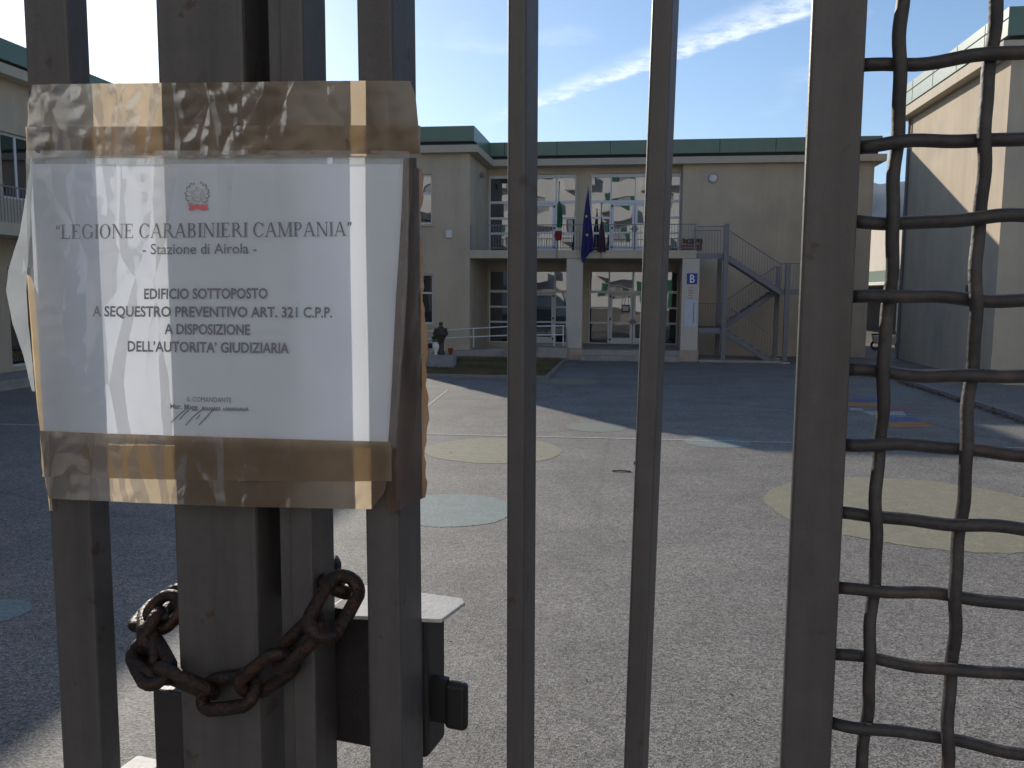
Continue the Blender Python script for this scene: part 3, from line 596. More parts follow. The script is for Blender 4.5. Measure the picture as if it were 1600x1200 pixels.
for y in np.arange(YN+1.5, YFB, 2.4): MB().box(XRB-.268, XRB-.258, y-.012, y+.012, 10.7, 11.5).build('fascia_joint', 'gap', rb)
MB().box(XRB-.275, XRB-.262, YN-.26, YFB+.26, 11.18, 11.21).build('fascia_joint', 'gap', rb)
dp = thing('drain_pipe', (XRB-.08, YFB-.35, 0), 'grey drain pipe at the far corner of the cream block', 'pipe')
MB().tube([(XRB-.08, YFB-.25, .1), (XRB-.08, YFB-.25, 10.1)], .06, 10).build('pipe', 'steel', dp)
for z in (1.5, 4, 6.5, 9): MB().tube([(XRB-.08, YFB-.25, z), (XRB-.08, YFB-.25, z+.06)], .075, 10).build('clamp', 'railing', dp)
q = atX(1513, 455, XRB); tag(MB().box(XRB-.02, XRB, q[1]-.22, q[1]+.22, q[2]-.2, q[2]+.2).build('wall_plate', 'shutter'), 'small green plate on the shaded side of the cream block', 'sign')
kx = 8.9
kb2 = MB().box(kx, XRB-.02, 18, YFB, 0, .11).build('pavement', 'asphalt', bevel=.01); tag(kb2, 'narrow pavement along the cream block', kind='structure')
MB().box(kx-.16, kx-.002, 18, YFB, 0, .13).build('kerb', 'kerb', kb2)
mb = MB()
for k in range(700):
    y = rng.uniform(19, 29); x = kx-.16-abs(rng.normal(0, .10)); p = np.array([x, y, .012+abs(rng.normal(0, .03))]); d = rng.normal(0, .045, (3, 3)); d[:, 2] *= .4; mb.poly([p, p+d[0], p+d[0]+d[1]])
tag(mb.build('fallen_leaves', 'leafbrown'), 'dark fallen leaves gathered along the kerb', kind='stuff')

# ------------------------------------------------------------------ far shed seen between the blocks
XS = 15.2; YS = 47.5
shed = thing('far_shed', (XS+5, YS+15, 0), 'sunlit pale building with a green canopy over a dark open bay', 'building')
zs = lambda y: float(atX(1398, y, XS)[2])
MB().box(XS, XS+10, YS, YS+40, zs(427), zs(350)).build('upper_wall', 'plaster_pale', shed)
MB().box(XS-1.2, XS-.01, YS-.4, YS+40, zs(440), zs(424)).build('canopy_fascia', 'green', shed); MB().box(XS-1.45, XS-.01, YS-.6, YS+40, zs(446), zs(441)).build('canopy_edge', 'whitepaint', shed)
MB().box(XS+5, XS+10, YS, YS+40, 0, zs(428)).build('back_wall', 'gap', shed)
for y in (YS+.3, YS+7, YS+14, YS+21, YS+28): MB().box(XS-1.2, XS-1.08, y, y+.12, 0, zs(447)).build('post', 'whitepaint', shed)
sc = thing('parked_scooter', (13.6, 46, 0), 'silver motor scooter parked by the green canopy', 'scooter')
sx0, sy0 = 13.1, 46.
for dx in (-.6, .6):
    w_ = MB(); ring = [(sx0+dx+.2*math.cos(a_), sy0, .26+.2*math.sin(a_)) for a_ in np.linspace(0, 2*math.pi, 16, endpoint=False)]; w_.tube(ring, .06, 8, closed=True).build('tyre', 'rubber', sc)
MB().prism([(sx0-.7, sy0-.12, .35), (sx0+.3, sy0-.12, .3), (sx0+.45, sy0-.12, .75), (sx0+.25, sy0-.12, .8), (sx0+.05, sy0-.12, .45), (sx0-.15, sy0-.12, .7), (sx0-.8, sy0-.12, .78)], (0, .24, 0)).build('body', 'scooter', sc, bevel=.03)
MB().tube([(sx0+.55, sy0, .3), (sx0+.35, sy0, .95), (sx0+.3, sy0-.25, 1.0), (sx0+.3, sy0+.25, 1.0)], .025, 6).build('handlebar', 'steel', sc); MB().box(sx0-.8, sx0-.15, sy0-.14, sy0+.14, .78, .86).build('seat', 'blackplastic', sc, bevel=.03)

# ------------------------------------------------------------------ left-hand block
XLW = -19.0; LE = -18.45; LF = 35.4; ZL = 10.2
lb = thing('left_block', (XLW-5, 22, 0), 'shaded school block with roof overhang and balcony running along the yard', 'building')
mb = MB(); wall(mb, -6, LF-.5, 0, ZL-1.0, [(y, y+1.6, 5.6, 7.6) for y in np.arange(-4, 32, 4)]+[(y, y+2.6, .4, 3.6) for y in np.arange(-4, 32, 4)], lambda a_, z, d: (XLW-d, a_, z), .2)
mb.quad((XLW, LF-.5, 0), (XLW-14, LF-.5, 0), (XLW-14, LF-.5, ZL-1), (XLW, LF-.5, ZL-1)); mb.quad((XLW-14, -6, 0), (XLW-14, LF-.5, 0), (XLW-14, LF-.5, ZL-1), (XLW-14, -6, ZL-1)).quad((XLW-14, -6, 0), (XLW, -6, 0), (XLW, -6, ZL-1), (XLW-14, -6, ZL-1)); mb.build('wall', 'plaster', lb)
for y in np.arange(-4, 32, 4):
    for (w_, z0, z1) in ((1.6, 5.6, 7.6), (2.6, .4, 3.6)):
        f_ = MB(); xx = XLW-.17
        f_.box(xx-.03, xx+.03, y, y+.08, z0, z1).box(xx-.03, xx+.03, y+w_-.08, y+w_, z0, z1).box(xx-.03, xx+.03, y+.08, y+w_-.08, z0, z0+.08).box(xx-.03, xx+.03, y+.08, y+w_-.08, z1-.08, z1).box(xx-.03, xx+.03, y+w_/2-.04, y+w_/2+.04, z0+.08, z1-.08)
        wn = f_.build('window', 'frame', lb)
        for a_, b_ in ((y+.08, y+w_/2-.04), (y+w_/2+.04, y+w_-.08)): MB().quad((xx, a_, z0+.08), (xx, b_, z0+.08), (xx, b_, z1-.08), (xx, a_, z1-.08)).build('pane', 'glass', wn)
for nm, m, o_, z0, z1 in (('cornice', 'cornice', .55, ZL-1.05, ZL-.75), ('eave_gap', 'gap', .2, ZL-.75, ZL-.6), ('roof_fascia', 'green', .42, ZL-.6, ZL)):
    MB().box(XLW-14-o_, XLW+o_, -6-o_, LF-.5+o_, z0, z1).build(nm, m, lb)
MB().box(XLW, XLW+1.5, -5, 31, 4.35, 4.7).build('balcony_slab', 'cornice', lb); MB().box(XLW, XLW+1.7, -5, 33, 0, .28).build('plinth_step', 'concrete', lb)
for y in np.arange(-3, 32, 4): MB().box(XLW+1.1, XLW+1.45, y, y+.35, .28, 4.35).build('pillar', 'plaster', lb)
mb = MB()
for y in np.arange(-5, 31, .13): mb.box(XLW+1.44, XLW+1.456, y, y+.016, 4.7, 5.7)
tag(mb.build('balusters', 'railing', lb), kind='stuff'); MB().box(XLW+1.42, XLW+1.47, -5, 31, 5.7, 5.74).build('top_rail', 'railing', lb)

# ------------------------------------------------------------------ apartment block across the street (mirrored in the school's glass)
YA = -11.5; z0a = 1.25
ap = thing('apartment_block', (-2, YA-5, z0a), 'white apartment block with balconies and green shutters across the street, seen mirrored in the glass', 'building')
holes = []; bays = np.arange(-34, 30, 4.4); fl = [z0a+.1+3.25*k for k in range(5)]
for k, z in enumerate(fl):
    for i, x in enumerate(bays): holes.append((x+.9, x+2.3, z+(.05 if (i+k) % 2 == 0 else .95), z+2.45))
mb = MB(); wall(mb, -36, 31, z0a, z0a+17, holes, lambda a_, z, d: (a_, YA-d, z), .2); mb.quad((-36, YA, z0a), (-36, YA-12, z0a), (-36, YA-12, z0a+17), (-36, YA, z0a+17)).quad((31, YA, z0a), (31, YA-12, z0a), (31, YA-12, z0a+17), (31, YA, z0a+17)).quad((-36, YA, z0a+17), (31, YA, z0a+17), (31, YA-12, z0a+17), (-36, YA-12, z0a+17)); mb.build('wall', 'aptwhite', ap)
bshut = MB().box(0, .7, 0, .05, 0, 1).build('shutter', 'shutter', ap); OFFs = OFF[ap.name]; bshut_me = bshut.data; bpy.data.objects.remove(bshut)
for h in holes:
    wn = MB().quad((h[0], YA-.18, h[2]), (h[1], YA-.18, h[2]), (h[1], YA-.18, h[3]), (h[0], YA-.18, h[3])).build('window', 'curtain', ap)
    if rng.random() > .38: continue
    for xx in (h[0]-.7, h[1]):
        MB().box(xx+.01, xx+.69, YA+.003, YA+.05, h[2], h[3]).build('shutter', 'shutter', wn)
for k, z in enumerate(fl):
    for i, x in enumerate(bays):
        if (i+k) % 2 == 0 and k: MB().box(x-.2, x+3.4, YA, YA+1.3, z-.15, z).box(x-.2, x+3.4, YA+1.2, YA+1.3, z, z+1.0).box(x-.2, x-.1, YA, YA+1.2, z, z+1.).box(x+3.3, x+3.4, YA, YA+1.2, z, z+1.).build('balcony', 'aptwhite', ap)
MB().box(-36.4, 31.4, YA-12.4, YA+.5, z0a+17.01, z0a+17.4).build('roof', 'cornice', ap)

# ------------------------------------------------------------------ gate (local frame: x along the gate, y away from the street, z up)
GL = (gn[0]*GD, gn[1]*GD, 0)
ZB, ZTOP = 1.33, 3.55
leafL = thing('gate_leaf', GL, 'grey painted gate leaf with the wide closing stile, left of the chain', 'gate', 'leaves of the yard gate', -GA, True)
leafR = thing('gate_leaf', GL, 'grey painted gate leaf of slim bars carrying the lock box', 'gate', 'leaves of the yard gate', -GA, True)
def bar(parent, s0, s1, d, name='bar', t0=0., z0=ZB, z1=ZTOP, bv=.0022, m='gate', lean=0.):
    mb = MB().box(s0, s1, t0, t0+d, z0, z1); mb.v = [(x+lean*(z-2.8), y, z) for x, y, z in mb.v]; return mb.build(name, m, parent, bevel=bv)
bar(leafL, -.6049, -.5606, .023); bar(leafL, -.86, -.816, .023); bar(leafL, -1.115, -1.07, .023)
bar(leafL, -.4746, -.3962, .045, 'closing_stile', bv=.003)
zcut = gate(418, 933, .03)[1]
bar(leafL, -.395, -.366, .004, 'stop_plate', .036, zcut, ZTOP, .001)
bar(leafR, -.3655, -.3455, .034, 'closing_stile', bv=.002); bar(leafR, -.377, -.3665, .028, 'edge_strip', .004, bv=.001)
bar(leafR, -.3007, -.2729, .041, lean=-.006); bar(leafR, -.1885, -.1753, .031, lean=-.004); bar(leafR, -.0957, -.0824, .031, lean=.0150)
bar(leafR, .0030, .0343, .032, 'hinge_stile', bv=.0025)
for lf, s0, s1 in ((leafL, -1.3, -.3962), (leafR, -.3655, .0343)):
    for z0, z1 in ((ZTOP+.001, ZTOP+.06), (ZB-.061, ZB-.001)): bar(lf, s0, s1, .04, 'rail', 0, z0, z1)
bar(leafL, -1.3, -1.255, .04, 'hinge_stile'); 
# weld blobs / drips on the thin bars
def drop(parent, s, t, z, r_): MB().lathe([(.2*r_, -1.6*r_), (.8*r_, -.8*r_), (r_, 0), (.8*r_, .9*r_), (.2*r_, 1.8*r_)], (s, t, z), 8, 1, .8).build('paint_drip', 'gate', parent, smooth=True)
s_, z_ = gate(991, 725, 0); drop(leafR, s_, .004, z_, .0012)
# lock box
s0 = gate(503, 1080, .036)[0]; s1 = gate(668, 1080, .045)[0]; zt_ = gate(600, 968, .036)[1]; zb_ = gate(640, 1192, .036)[1]
lock = MB().box(s0, s1, .045, .083, zb_, zt_).build('lock_box', 'lockbox', leafR, bevel=.004, seg=3)
MB().box(s1-.014, s1-.003, .036, .0445, zb_+.004, zt_-.003).build('side_flange', 'lockbox', lock, bevel=.002)
fpz = gate(640, 963, .036)[1]
def solve_t(x, y, z):
    a_, b_ = .0, .4
    for _ in range(40):
        m_ = (a_+b_)/2
        if gate(x, y, m_)[1] > z: a_ = m_
        else: b_ = m_
    return a_
zpl = zt_+.0035
q4 = [(538, 962), (690, 968), (727, 941), (722, 934), (560, 912), (548, 912)]
pts = []
for x, y in q4: t_ = solve_t(x, y, zpl); pts.append((gate(x, y, t_)[0], t_, zpl))
MB().prism([(p[0], p[1], zpl-.003) for p in pts], (0, 0, .003)).build('hood_plate', 'plate', lock, bevel=.0008)
kx0, kz1 = gate(693, 1067, .05); kx1, kz0 = gate(727, 1146, .05)
MB().box(kx0, kx1, .050, .060, kz0, kz1).build('latch_knob', 'blackplastic', lock, bevel=.004, seg=3)
MB().box(s1, kx0+.002, .052, .058, kz0+.004, kz1+.002).build('latch_stem', 'blackplastic', lock)
ks, kz = gate(502, 1163, .043); MB().tube([(ks, .0435, kz), (ks, .045, kz)], .0035, 10).build('keyhole_light_disc', 'plate', lock)  # pale disc standing in for the light that shows at the keyhole
# keeper box on the other leaf and bolt bracket
ka = gate(235, 1140, .0)[0]; MB().box(ka, -.4755, .004, .04, 2.2, gate(250, 1078, .004)[1]).build('keeper_box', 'lockbox', leafL, bevel=.002)
ba, bz = gate(190, 1188, .03); bb = gate(240, 1188, .03)[0]; MB().box(ba, bb, .01, .05, bz-.05, bz-.004).build('bolt_bracket', 'plate', leafL, bevel=.004, seg=3)

# mesh side panel
mesh = thing('mesh_panel', GL, 'crimped dark wire mesh fence panel beside the gate', 'fence', None, -GA, True)
wr = .0041; tm = .014
vs_ = [.0551+.048*k for k in range(7)]; hz_ = [2.5207+.0464*k for k in range(-22, 21)]
ph = .048
for k, s in enumerate(vs_):
    path = []
    for z in np.arange(ZB, ZTOP, .0058):
        w = (z-2.5207)/.0464*math.pi+math.pi*(k % 2); path.append((s+.0005*math.sin(w*.37+k)+.0010*math.sin(w*1.0+.6)+.0004*math.sin(w*2.3+k*2), tm+.0036*math.cos(w), z))
    MB().tube(path, wr, 8).build('wire', 'wire', mesh, smooth=True)
for j, z in enumerate(hz_):
    path = []
    for s in np.arange(.0338, .37, .006):
        w = (s-.0551)/.048*math.pi+math.pi*(j % 2); path.append((s, tm-.0036*math.cos(w), z+.0010*math.sin(w+.5)+.0005*math.sin(w*2.1+j*1.7)+.0008*math.sin(w*.43+j)))
    MB().tube(path, wr, 8).build('wire', 'wire', mesh, smooth=True)
for s in (.352,): MB().box(s, s+.04, 0, .03, ZB, ZTOP).build('frame_post', 'gate', mesh, bevel=.002)
MB().box(.0355, .351, .0, .03, ZTOP, ZTOP+.04).build('frame_rail', 'gate', mesh); MB().box(.0355, .351, .0, .03, ZB-.04, ZB).build('frame_rail', 'gate', mesh)

# chain
chain = thing('chain', GL, 'rusty steel chain wrapped round both closing stiles of the gate', 'chain', None, -GA, True)
def gpt(x, y, t): s, z = gate(x, y, t); return np.array([s, t, z])
ctrl = [gpt(262, 940, .075), gpt(238, 962, .05), gpt(233, 1000, .012), gpt(240, 1040, -.010), gpt(285, 1062, -.013), gpt(345, 1083, -.013), gpt(405, 1062, -.013), gpt(455, 1015, -.013), gpt(500, 972, -.013), gpt(528, 935, .002), gpt(516, 906, .035), gpt(495, 905, .062), gpt(425, 950, .068), gpt(340, 948, .070)]
# resample the closed loop
C = ctrl; dense = []
for i in range(len(C)):
    p0, p1, p2, p3 = C[i-1], C[i], C[(i+1) % len(C)], C[(i+2) % len(C)]
    for t_ in np.linspace(0, 1, 24, endpoint=False): dense.append(.5*((2*p1)+(-p0+p2)*t_+(2*p0-5*p1+4*p2-p3)*t_**2+(-p0+3*p1-3*p2+p3)*t_**3))
dense = np.array(dense+[dense[0]]); sg = np.linalg.norm(np.diff(dense, axis=0), axis=1); cum = np.r_[0, np.cumsum(sg)]
pitch = .0430; nl = int(round(cum[-1]/pitch)); nl += nl % 2; pitch = cum[-1]/nl
for k in range(nl):
    c = np.array([np.interp((k+.5)*pitch, cum, dense[:, j]) for j in range(3)]); a_ = np.array([np.interp(k*pitch, cum, dense[:, j]) for j in range(3)]); b_ = np.array([np.interp((k+1)*pitch, cum, dense[:, j]) for j in range(3)])
    d = b_-a_; d /= np.linalg.norm(d); nrm = np.array([0, -1., 0]); nrm -= d*(nrm@d)
    if np.linalg.norm(nrm) < .3: nrm = np.array([-1., 0, 0]); nrm -= d*(nrm@d)
    nrm /= np.linalg.norm(nrm); sd_ = np.cross(nrm, d); roll = R(35 if k % 2 else -50)+rng.normal(0, .12); w = sd_*math.cos(roll)+nrm*math.sin(roll)
    hl = pitch*.5+.0050; hw = .0122; r_ = .0055; path = []
    for t_ in np.linspace(0, 2*math.pi, 24, endpoint=False):
        cs, sn = math.cos(t_), math.sin(t_); path.append(c+d*(math.copysign(hl-hw, cs) if abs(cs) > .02 else 0)+d*hw*cs+w*hw*sn)
    MB().tube(path, r_, 8, closed=True).build('link', 'rust', chain, smooth=True)
extra = [gpt(268, 945, .030), gpt(246, 968, .022), gpt(228, 1002, .010), gpt(232, 1040, .000), gpt(258, 1056, -.006)]
for k in range(len(extra)-1):
    c = (extra[k]+extra[k+1])/2; d = extra[k+1]-extra[k]; ln = np.linalg.norm(d); d /= ln; nrm = np.array([0, -1., 0]); nrm -= d*(nrm@d); nrm /= np.linalg.norm(nrm); sd_ = np.cross(nrm, d); roll = R(70 if k % 2 else 10); w = sd_*math.cos(roll)+nrm*math.sin(roll); path = []
    hl = ln*.5+.007; hw = .0122
    for t_ in np.linspace(0, 2*math.pi, 24, endpoint=False):
        cs, sn = math.cos(t_), math.sin(t_); path.append(c+d*(math.copysign(max(hl-hw, 0), cs) if abs(cs) > .02 else 0)+d*hw*cs+w*hw*sn)
    MB().tube(path, .0055, 8, closed=True).build('link', 'rust', chain, smooth=True)
# padlock between the leaves
pad = thing('padlock', GL, 'dark padlock hanging from the chain in the gap between the gate leaves', 'padlock', None, -GA, True)
pc = gpt(418, 1140, .045); arc = [pc+np.array([.011*math.cos(a_), 0, .014+.011*math.sin(a_)]) for a_ in np.linspace(0, math.pi, 9)]
MB().tube([pc+np.array([.011, 0, -.02])]+arc+[pc+np.array([-.011, 0, -.02])], .0034, 8).build('shackle', 'steel', pad, smooth=True)
MB().box(pc[0]-.021, pc[0]+.021, pc[1]-.009, pc[1]+.009, pc[2]-.058, pc[2]-.012).build('body', 'brass', pad, bevel=.004, seg=3)

# ------------------------------------------------------------------ notice taped to the gate
notice = thing('seizure_notice', GL, 'printed white official notice in a plastic sleeve taped with brown tape across the gate', 'notice', None, -GA, True)
T0 = -.010
sL, sR = gate(45, 460, T0)[0], gate(630, 460, T0)[0]
def B(s, z):
    u_ = (s-sL)/(sR-sL); v_ = (z-2.68)/.22
    return T0+.003-.0035*math.sin(math.pi*min(max(u_, 0), 1))-.0012*math.sin(5.2*u_+2.1*v_)-.0008*math.sin(9*u_-6*v_+1)+.010*max(0, u_-1.0)*4
def npt(x, y, dt=0.): s, z = gate(x, y, T0); return (s, B(s, z)+dt, z)
def sheet(name, m, rows, dt, nx=60, ny=14, wr_=0., parent=notice, seed=0):
    rows = [np.array(r_, float) for r_ in rows]; P = []
    for i in range(ny):
        f_ = i/(ny-1)*(len(rows)-1); k = min(int(f_), len(rows)-2); g = f_-k; r_ = rows[k]*(1-g)+rows[k+1]*g
        row = []
        for j in range(nx):
            q_ = j/(nx-1); x = r_[0]+(r_[2]-r_[0])*q_; y = r_[1]+(r_[3]-r_[1])*q_; s, t, z = npt(x, y, dt)
            w = wr_*(math.sin(x*.055+y*.09+seed)+.7*math.sin(x*.021-y*.13+2*seed)+.6*math.sin(x*.13+.5*math.sin(y*.07+seed)*3)+.4*math.sin(x*.31+y*.21+seed*3))
            row.append((s, t-abs(w)*.9, z))
        P.append(row)
    return MB().grid(P).build(name, m, parent, smooth=True)
sheet('backing_envelope', 'cardboard', [(52, 132, 648, 132), (47, 250, 650, 250), (46, 430, 650, 430), (60, 600, 650, 600), (66, 690, 648, 700), (74, 790, 620, 796)], .0022, 40, 20) if False else None
paper = sheet('paper', 'paper', [(45, 256, 632, 256), (50, 460, 621, 468), (66, 684, 606, 696)], 0, 70, 36)
sheet('sleeve', 'film', [(44, 236, 640, 236), (46, 460, 636, 460), (66, 694, 618, 700)], -.0030, 90, 60, .00025, seed=1.3)
sheet('top_tape', 'tape', [(49, 132, 640, 126), (44, 160, 648, 150), (43, 200, 652, 200), (44, 247, 655, 246)], -.0012, 90, 16, .0006, seed=.4)
sheet('top_tape', 'tape', [(43, 199, 656, 196), (44, 246, 656, 240)], -.0024, 90, 8, .0006, seed=2.2)
sheet('bottom_tape', 'tape', [(66, 672, 612, 690), (70, 744, 612, 752)], -.0042, 90, 10, .0005, seed=3.1)
sheet('bottom_tape', 'tape', [(67, 690, 612, 700), (72, 760, 600, 770), (76, 779, 579, 796)], -.0026, 90, 12, .0006, seed=4.)
P = []                                                   # side tape: over the paper's edge, then round the flank of the bar
for y in np.linspace(248, 800, 48):
    xl = np.interp(y, [248, 330, 460, 600, 690, 800], [629, 626, 618, 611, 605, 600]); sa, za = gate(xl, y, T0); ze = za; k_ = .0013*math.sin(y*.05)+.0009*math.sin(y*.17+1); fl = .0022+.0018*math.sin(y*.012+.6)
    sb = -.2722-.006*(za-2.8); prof_ = [(sa, B(sa, za)-.0016), (max(sa+.002, sb-.004), -.0085+k_), (max(sa+.004, sb-.0012), -.0055+k_), (max(sa+.005, sb+.0008), -.001), (sb+.0012, .012+k_), (sb+.0013, .022), (sb+.0014, .033+k_), (sb+.0016+fl*.5, .038+k_), (sb+.0016+fl, .041+2*k_)]
    P.append([(q_[0], q_[1], ze) for q_ in prof_])
MB().grid(P).build('side_tape', 'tape_dark', notice, smooth=True)
sheet('loose_film', 'film_white', [(45, 252, 50, 252), (38, 300, 47, 300), (27, 365, 43, 365), (9, 420, 38, 420), (4, 455, 36, 455), (13, 505, 38, 505), (31, 560, 44, 560), (44, 612, 49, 612)], .001, 10, 40, .00015, seed=6.)
sheet('sleeve_mouth', 'film_white', [(70, 243, 628, 241), (68, 259, 628, 259)], .0006, 60, 4)
sheet('envelope_edge', 'cardboard', [(36, 428, 42, 432), (38, 470, 58, 470), (44, 560, 63, 560), (52, 640, 66, 650), (62, 710, 68, 710), (70, 800, 75, 800)], .0016, 8, 40)

# print on the paper
PR = -.0009
def print_mesh(name, V, Fc, m, parent=paper):
    mb = MB(); mb.v = [npt(x, y, PR) for x, y in V]; mb.f = Fc; return mb.build(name, m, parent)
def text_line(body, x0, x1, yb0, yb1, cap, bold=0., asc=None):
    """fit a line between x0..x1 with its baseline from yb0 to yb1 and capitals cap pixels high"""
    V, Fc = text_mesh(body, bold); H_, _ = text_mesh('H', 0); ch = H_[:, 1].max(); V = V.copy(); a_, b_ = V[:, 0].min(), V[:, 0].max()
    X = x0+(V[:, 0]-a_)/(b_-a_)*(x1-x0); Y = yb0+(yb1-yb0)*(X-x0)/(x1-x0)-V[:, 1]/ch*cap
    print_mesh('printed_line', list(zip(X, Y)), Fc, 'ink')
text_line('- Stazione di Airola -', 224, 401, 397.5, 396, 16, .004)
text_line('EDIFICIO SOTTOPOSTO', 228, 417, 467, 466, 15.5, .022)
text_line('A SEQUESTRO PREVENTIVO ART. 321 C.P.P.', 146, 517, 494, 496, 15.5, .022)
text_line('A DISPOSIZIONE', 260, 390, 521.5, 523, 15.5, .022)
text_line("DELL’AUTORITA’ GIUDIZIARIA", 203, 450, 548.5, 552, 15.5, .022)
text_line('IL COMANDANTE', 294, 362, 627, 629, 7.5, .0)
text_line('Mar. Magg.', 268, 312, 638, 639.5, 7.5, .015)
mb = MB()                                               # illegible remainder of the name line, and the pen strokes
def stroke(mb, pts, w):
    for (xa, ya), (xb, yb) in zip(pts[:-1], pts[1:]):
        l = math.hypot(xb-xa, yb-ya); nx_, ny_ = -(yb-ya)/l*w/2, (xb-xa)/l*w/2
        mb.quad(npt(xa+nx_, ya+ny_, PR), npt(xb+nx_, yb+ny_, PR), npt(xb-nx_, yb-ny_, PR), npt(xa-nx_, ya-ny_, PR))
x = 317
while x < 388:
    if not 345 < x < 349: stroke(mb, [(x, 641.5+(x-317)*.02), (x+1.2, 634.5+(x-317)*.03+rng.uniform(0, 2)), (x+3, 641+(x-317)*.02)], 1.1)
    x += 3.6
mb.build('printed_line', 'ink', paper)
mb = MB()
for pts in ([(269, 660), (279, 650), (291, 640), (296, 636)], [(283, 655), (290, 646), (297, 640)], [(292, 664), (302, 652), (314, 642), (319, 638)], [(308, 655), (314, 648)], [(312, 664), (324, 651), (333, 641), (337, 636)]): stroke(mb, pts, 1.5)
mb.build('signature', 'signink', paper)

# serif capitals for the heading
def serif_word(word):
    """outline capitals with thick and thin strokes; cap height 1; returns list of polygons and the advance"""
    polys = []; X = 0.; TK, TN, SF = .15, .058, .05
    def rect(a, b, c, d): polys.append([(X+a, c), (X+b, c), (X+b, d), (X+a, d)])
    def dia(xa, ya, xb, yb, w): polys.append([(X+xa-w/2, ya), (X+xa+w/2, ya), (X+xb+w/2, yb), (X+xb-w/2, yb)])
    def stem(a, w=TK, top=1, bot=1):
        rect(a, a+w, 0, 1)
        if bot: rect(a-.085, a+w+.085, 0, SF)
        if top: rect(a-.085, a+w+.085, 1-SF, 1)
    def ring(cx, cy, rx, ry, a0, a1, tw=TK, th=TN):
        A = np.linspace(a0, a1, 25)
        for p, q_ in zip(A[:-1], A[1:]):
            polys.append([(X+cx+rx*math.cos(p), cy+ry*math.sin(p)), (X+cx+rx*math.cos(q_), cy+ry*math.sin(q_)), (X+cx+(rx-tw)*math.cos(q_), cy+(ry-th)*math.sin(q_)), (X+cx+(rx-tw)*math.cos(p), cy+(ry-th)*math.sin(p))])
    pi = math.pi
    for ch in word:
        if ch == 'L': stem(.10); rect(.2, .68, 0, TN); polys.append([(X+.62, 0), (X+.70, 0), (X+.73, .26), (X+.70, .26)]); w = .80
        elif ch == 'E':
            stem(.10); rect(.2, .66, 0, TN); rect(.2, .64, 1-TN, 1); rect(.2, .48, .5, .5+TN); rect(.46, .49, .38, .66); polys.append([(X+.60, 0), (X+.68, 0), (X+.71, .24), (X+.68, .24)]); polys.append([(X+.58, 1), (X+.65, 1), (X+.66, .78), (X+.63, .78)]); w = .80
        elif ch in 'OGC':
            if ch == 'O': ring(.46, .5, .42, .52, 0, 2*pi); w = .96
            else:
                ring(.47, .5, .43, .52, .62, 2*pi-.62); rect(.79, .825, .68, .98); w = .92
                if ch == 'G': rect(.70, .70+TK, .08, .42); rect(.60, .92, .40, .40+SF); w = .98
        elif ch == 'I': stem(.12); w = .40
        elif ch == 'N': stem(.12, TN, 0, 1); rect(.0, .2, 1-SF, 1); dia(.16, 1, .80, 0, .15); rect(.78, .78+TN, 0, 1); rect(.70, .92, 1-SF, 1); w = .98
        elif ch == 'A': dia(.10, 0, .44, 1, TN*1.2); dia(.46, 1, .80, 0, .15); rect(.22, .68, .32, .32+TN); rect(.0, .24, 0, SF); rect(.64, .96, 0, SF); w = .96
        elif ch in 'PRB':
            stem(.10)
            def bowl(cy, ry, rx, x0_):
                ring(x0_, cy, rx, ry, -pi/2, pi/2); rect(.2, x0_, cy+ry-TN, cy+ry); rect(.2, x0_, cy-ry, cy-ry+TN)
            if ch == 'B': bowl(.76, .24, .25, .38); bowl(.275, .275, .30, .40); w = .82
            elif ch == 'P': bowl(.73, .27, .28, .38); w = .76
            else: bowl(.74, .26, .27, .38); dia(.46, .48, .80, 0, .15); rect(.70, .95, 0, SF); w = .90
        elif ch == 'M': stem(.12, TN, 0, 1); rect(.0, .2, 1-SF, 1); dia(.16, 1, .56, 0, .15); dia(.56, 0, .94, 1, TN*1.2); stem(.90, TK); w = 1.18
        elif ch in '“”':
            for dx in (.08, .26):
                if ch == '“': polys.append([(X+dx, .66), (X+dx+.12, .66), (X+dx+.14, .80), (X+dx+.13, 1), (X+dx+.03, .86)])
                else: polys.append([(X+dx, .82), (X+dx+.01, .98), (X+dx+.13, .98), (X+dx+.13, .84), (X+dx+.02, .64)])
            w = .46
        else: w = .34
        X += w
    return polys, X
polys, adv = serif_word('“LEGIONE CARABINIERI CAMPANIA”')
V = []; Fc = []
for pg in polys:
    i = len(V); V += [(85+p[0]/adv*464, 373.5-5*(p[0]/adv)-p[1]*22.5) for p in pg]; Fc.append(tuple(range(i, i+len(pg))))
print_mesh('heading', V, Fc, 'ink')

# state emblem: wreath of leaves, cogwheel, star, red ribbon
ex, ey = 308.5, 303.5
mb = MB()
def epoly(pts, m=mb): m.poly([npt(x, y, PR) for x, y in pts])
for k in range(22):                                      # wreath
    sgn_ = -1 if k < 11 else 1; a_ = R(-62+ (k % 11)*13.2); rad = 17+1.6*(k % 2); cx = ex+sgn_*rad*math.cos(a_); cy = ey-rad*math.sin(a_)*1.02; th = a_+R(62)*(1 if k % 2 else .6)
    dx, dy = sgn_*math.cos(th), -math.sin(th); epoly([(cx-dx*2.6, cy-dy*2.6), (cx-dy*1.5, cy+dx*1.5), (cx+dx*3.2, cy+dy*3.2), (cx+dy*1.5, cy-dx*1.5)])
mb.build('emblem_wreath', 'emgrey', paper)
mb = MB(); pts_o = []; pts_i = []
for k in range(48):
    a_ = 2*math.pi*k/48; ro = 12.2 if (k//2) % 2 else 10.2; pts_o.append((ex+ro*math.cos(a_), ey+1+ro*math.sin(a_))); pts_i.append((ex+8.6*math.cos(a_), ey+1+8.6*math.sin(a_)))
for k in range(48): j = (k+1) % 48; mb.quad(npt(*pts_o[k], PR), npt(*pts_o[j], PR), npt(*pts_i[j], PR), npt(*pts_i[k], PR))
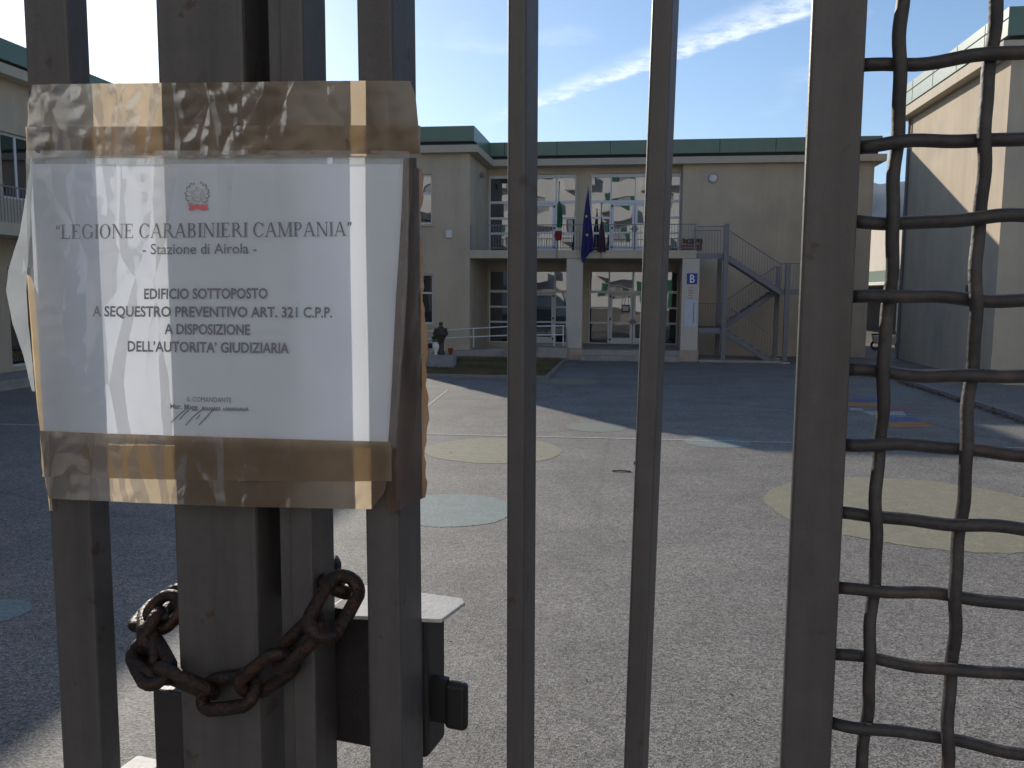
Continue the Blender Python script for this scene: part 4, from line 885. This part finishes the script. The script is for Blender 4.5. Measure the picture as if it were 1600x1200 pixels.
mb.build('emblem_cogwheel', mat('emblem_cog_grey', (.42, .43, .43), .7), paper)
def star_pts(r1, r2): return [(ex+(r1 if k % 2 == 0 else r2)*math.sin(k*math.pi/5), ey-1-(r1 if k % 2 == 0 else r2)*math.cos(k*math.pi/5)) for k in range(10)]
so, si = star_pts(12.5, 5.0), star_pts(9.2, 3.6); mb = MB()
for k in range(10): j = (k+1) % 10; mb.quad(npt(*so[k], PR-.0002), npt(*so[j], PR-.0002), npt(*si[j], PR-.0002), npt(*si[k], PR-.0002))
mb.build('emblem_star', mat('emblem_star_grey', (.36, .33, .33), .7), paper)
mb = MB(); epoly([(294, 319.5), (302, 321), (308.5, 318.5), (315, 321), (326, 319), (325, 324), (327, 328), (318, 329), (308.5, 326), (300, 329.5), (295, 328), (297, 324)], mb); mb.build('emblem_ribbon', 'emred', paper)

# a twig and a few leaves lying on the asphalt
a = atZ(957, 737); b = atZ(986, 738); tag(MB().tube([a+(0, 0, .012), (a+b)/2+(0, .01, .02), b+(0, 0, .012)], .012, 6).build('twig', 'leafbrown'), 'thin brown twig lying on the sunlit asphalt', 'twig')
mb = MB()
for k in range(90):
    x = rng.uniform(-5, 8); y = rng.uniform(5.5, 26); l = rng.uniform(.012, .03); a_ = rng.uniform(0, 6.28); c_, s_ = l*math.cos(a_), l*math.sin(a_); mb.poly([(x-c_, y-s_, .008), (x+s_*.5, y-c_*.5, .012), (x+c_, y+s_, .02), (x-s_*.5, y+c_*.5, .008)])
tag(mb.build('leaf_litter', 'leafbrown'), 'scattered tiny dead leaves on the asphalt', kind='stuff')

# ------------------------------------------------------------------ air
hm = bpy.data.materials.new('haze_air'); hm.use_nodes = True; ht = hm.node_tree; ht.nodes.clear(); ho = ht.nodes.new('ShaderNodeOutputMaterial'); hv = ht.nodes.new('ShaderNodeVolumePrincipled')
hv.inputs['Color'].default_value = (.62, .76, 1, 1); hv.inputs['Density'].default_value = .00008; hv.inputs['Anisotropy'].default_value = .3; ht.links.new(hv.outputs[0], ho.inputs['Volume'])
tag(MB().box(-3300, 3300, -300, 3300, -3, 420).build('haze', hm), 'thin pale haze in the air', kind='stuff')
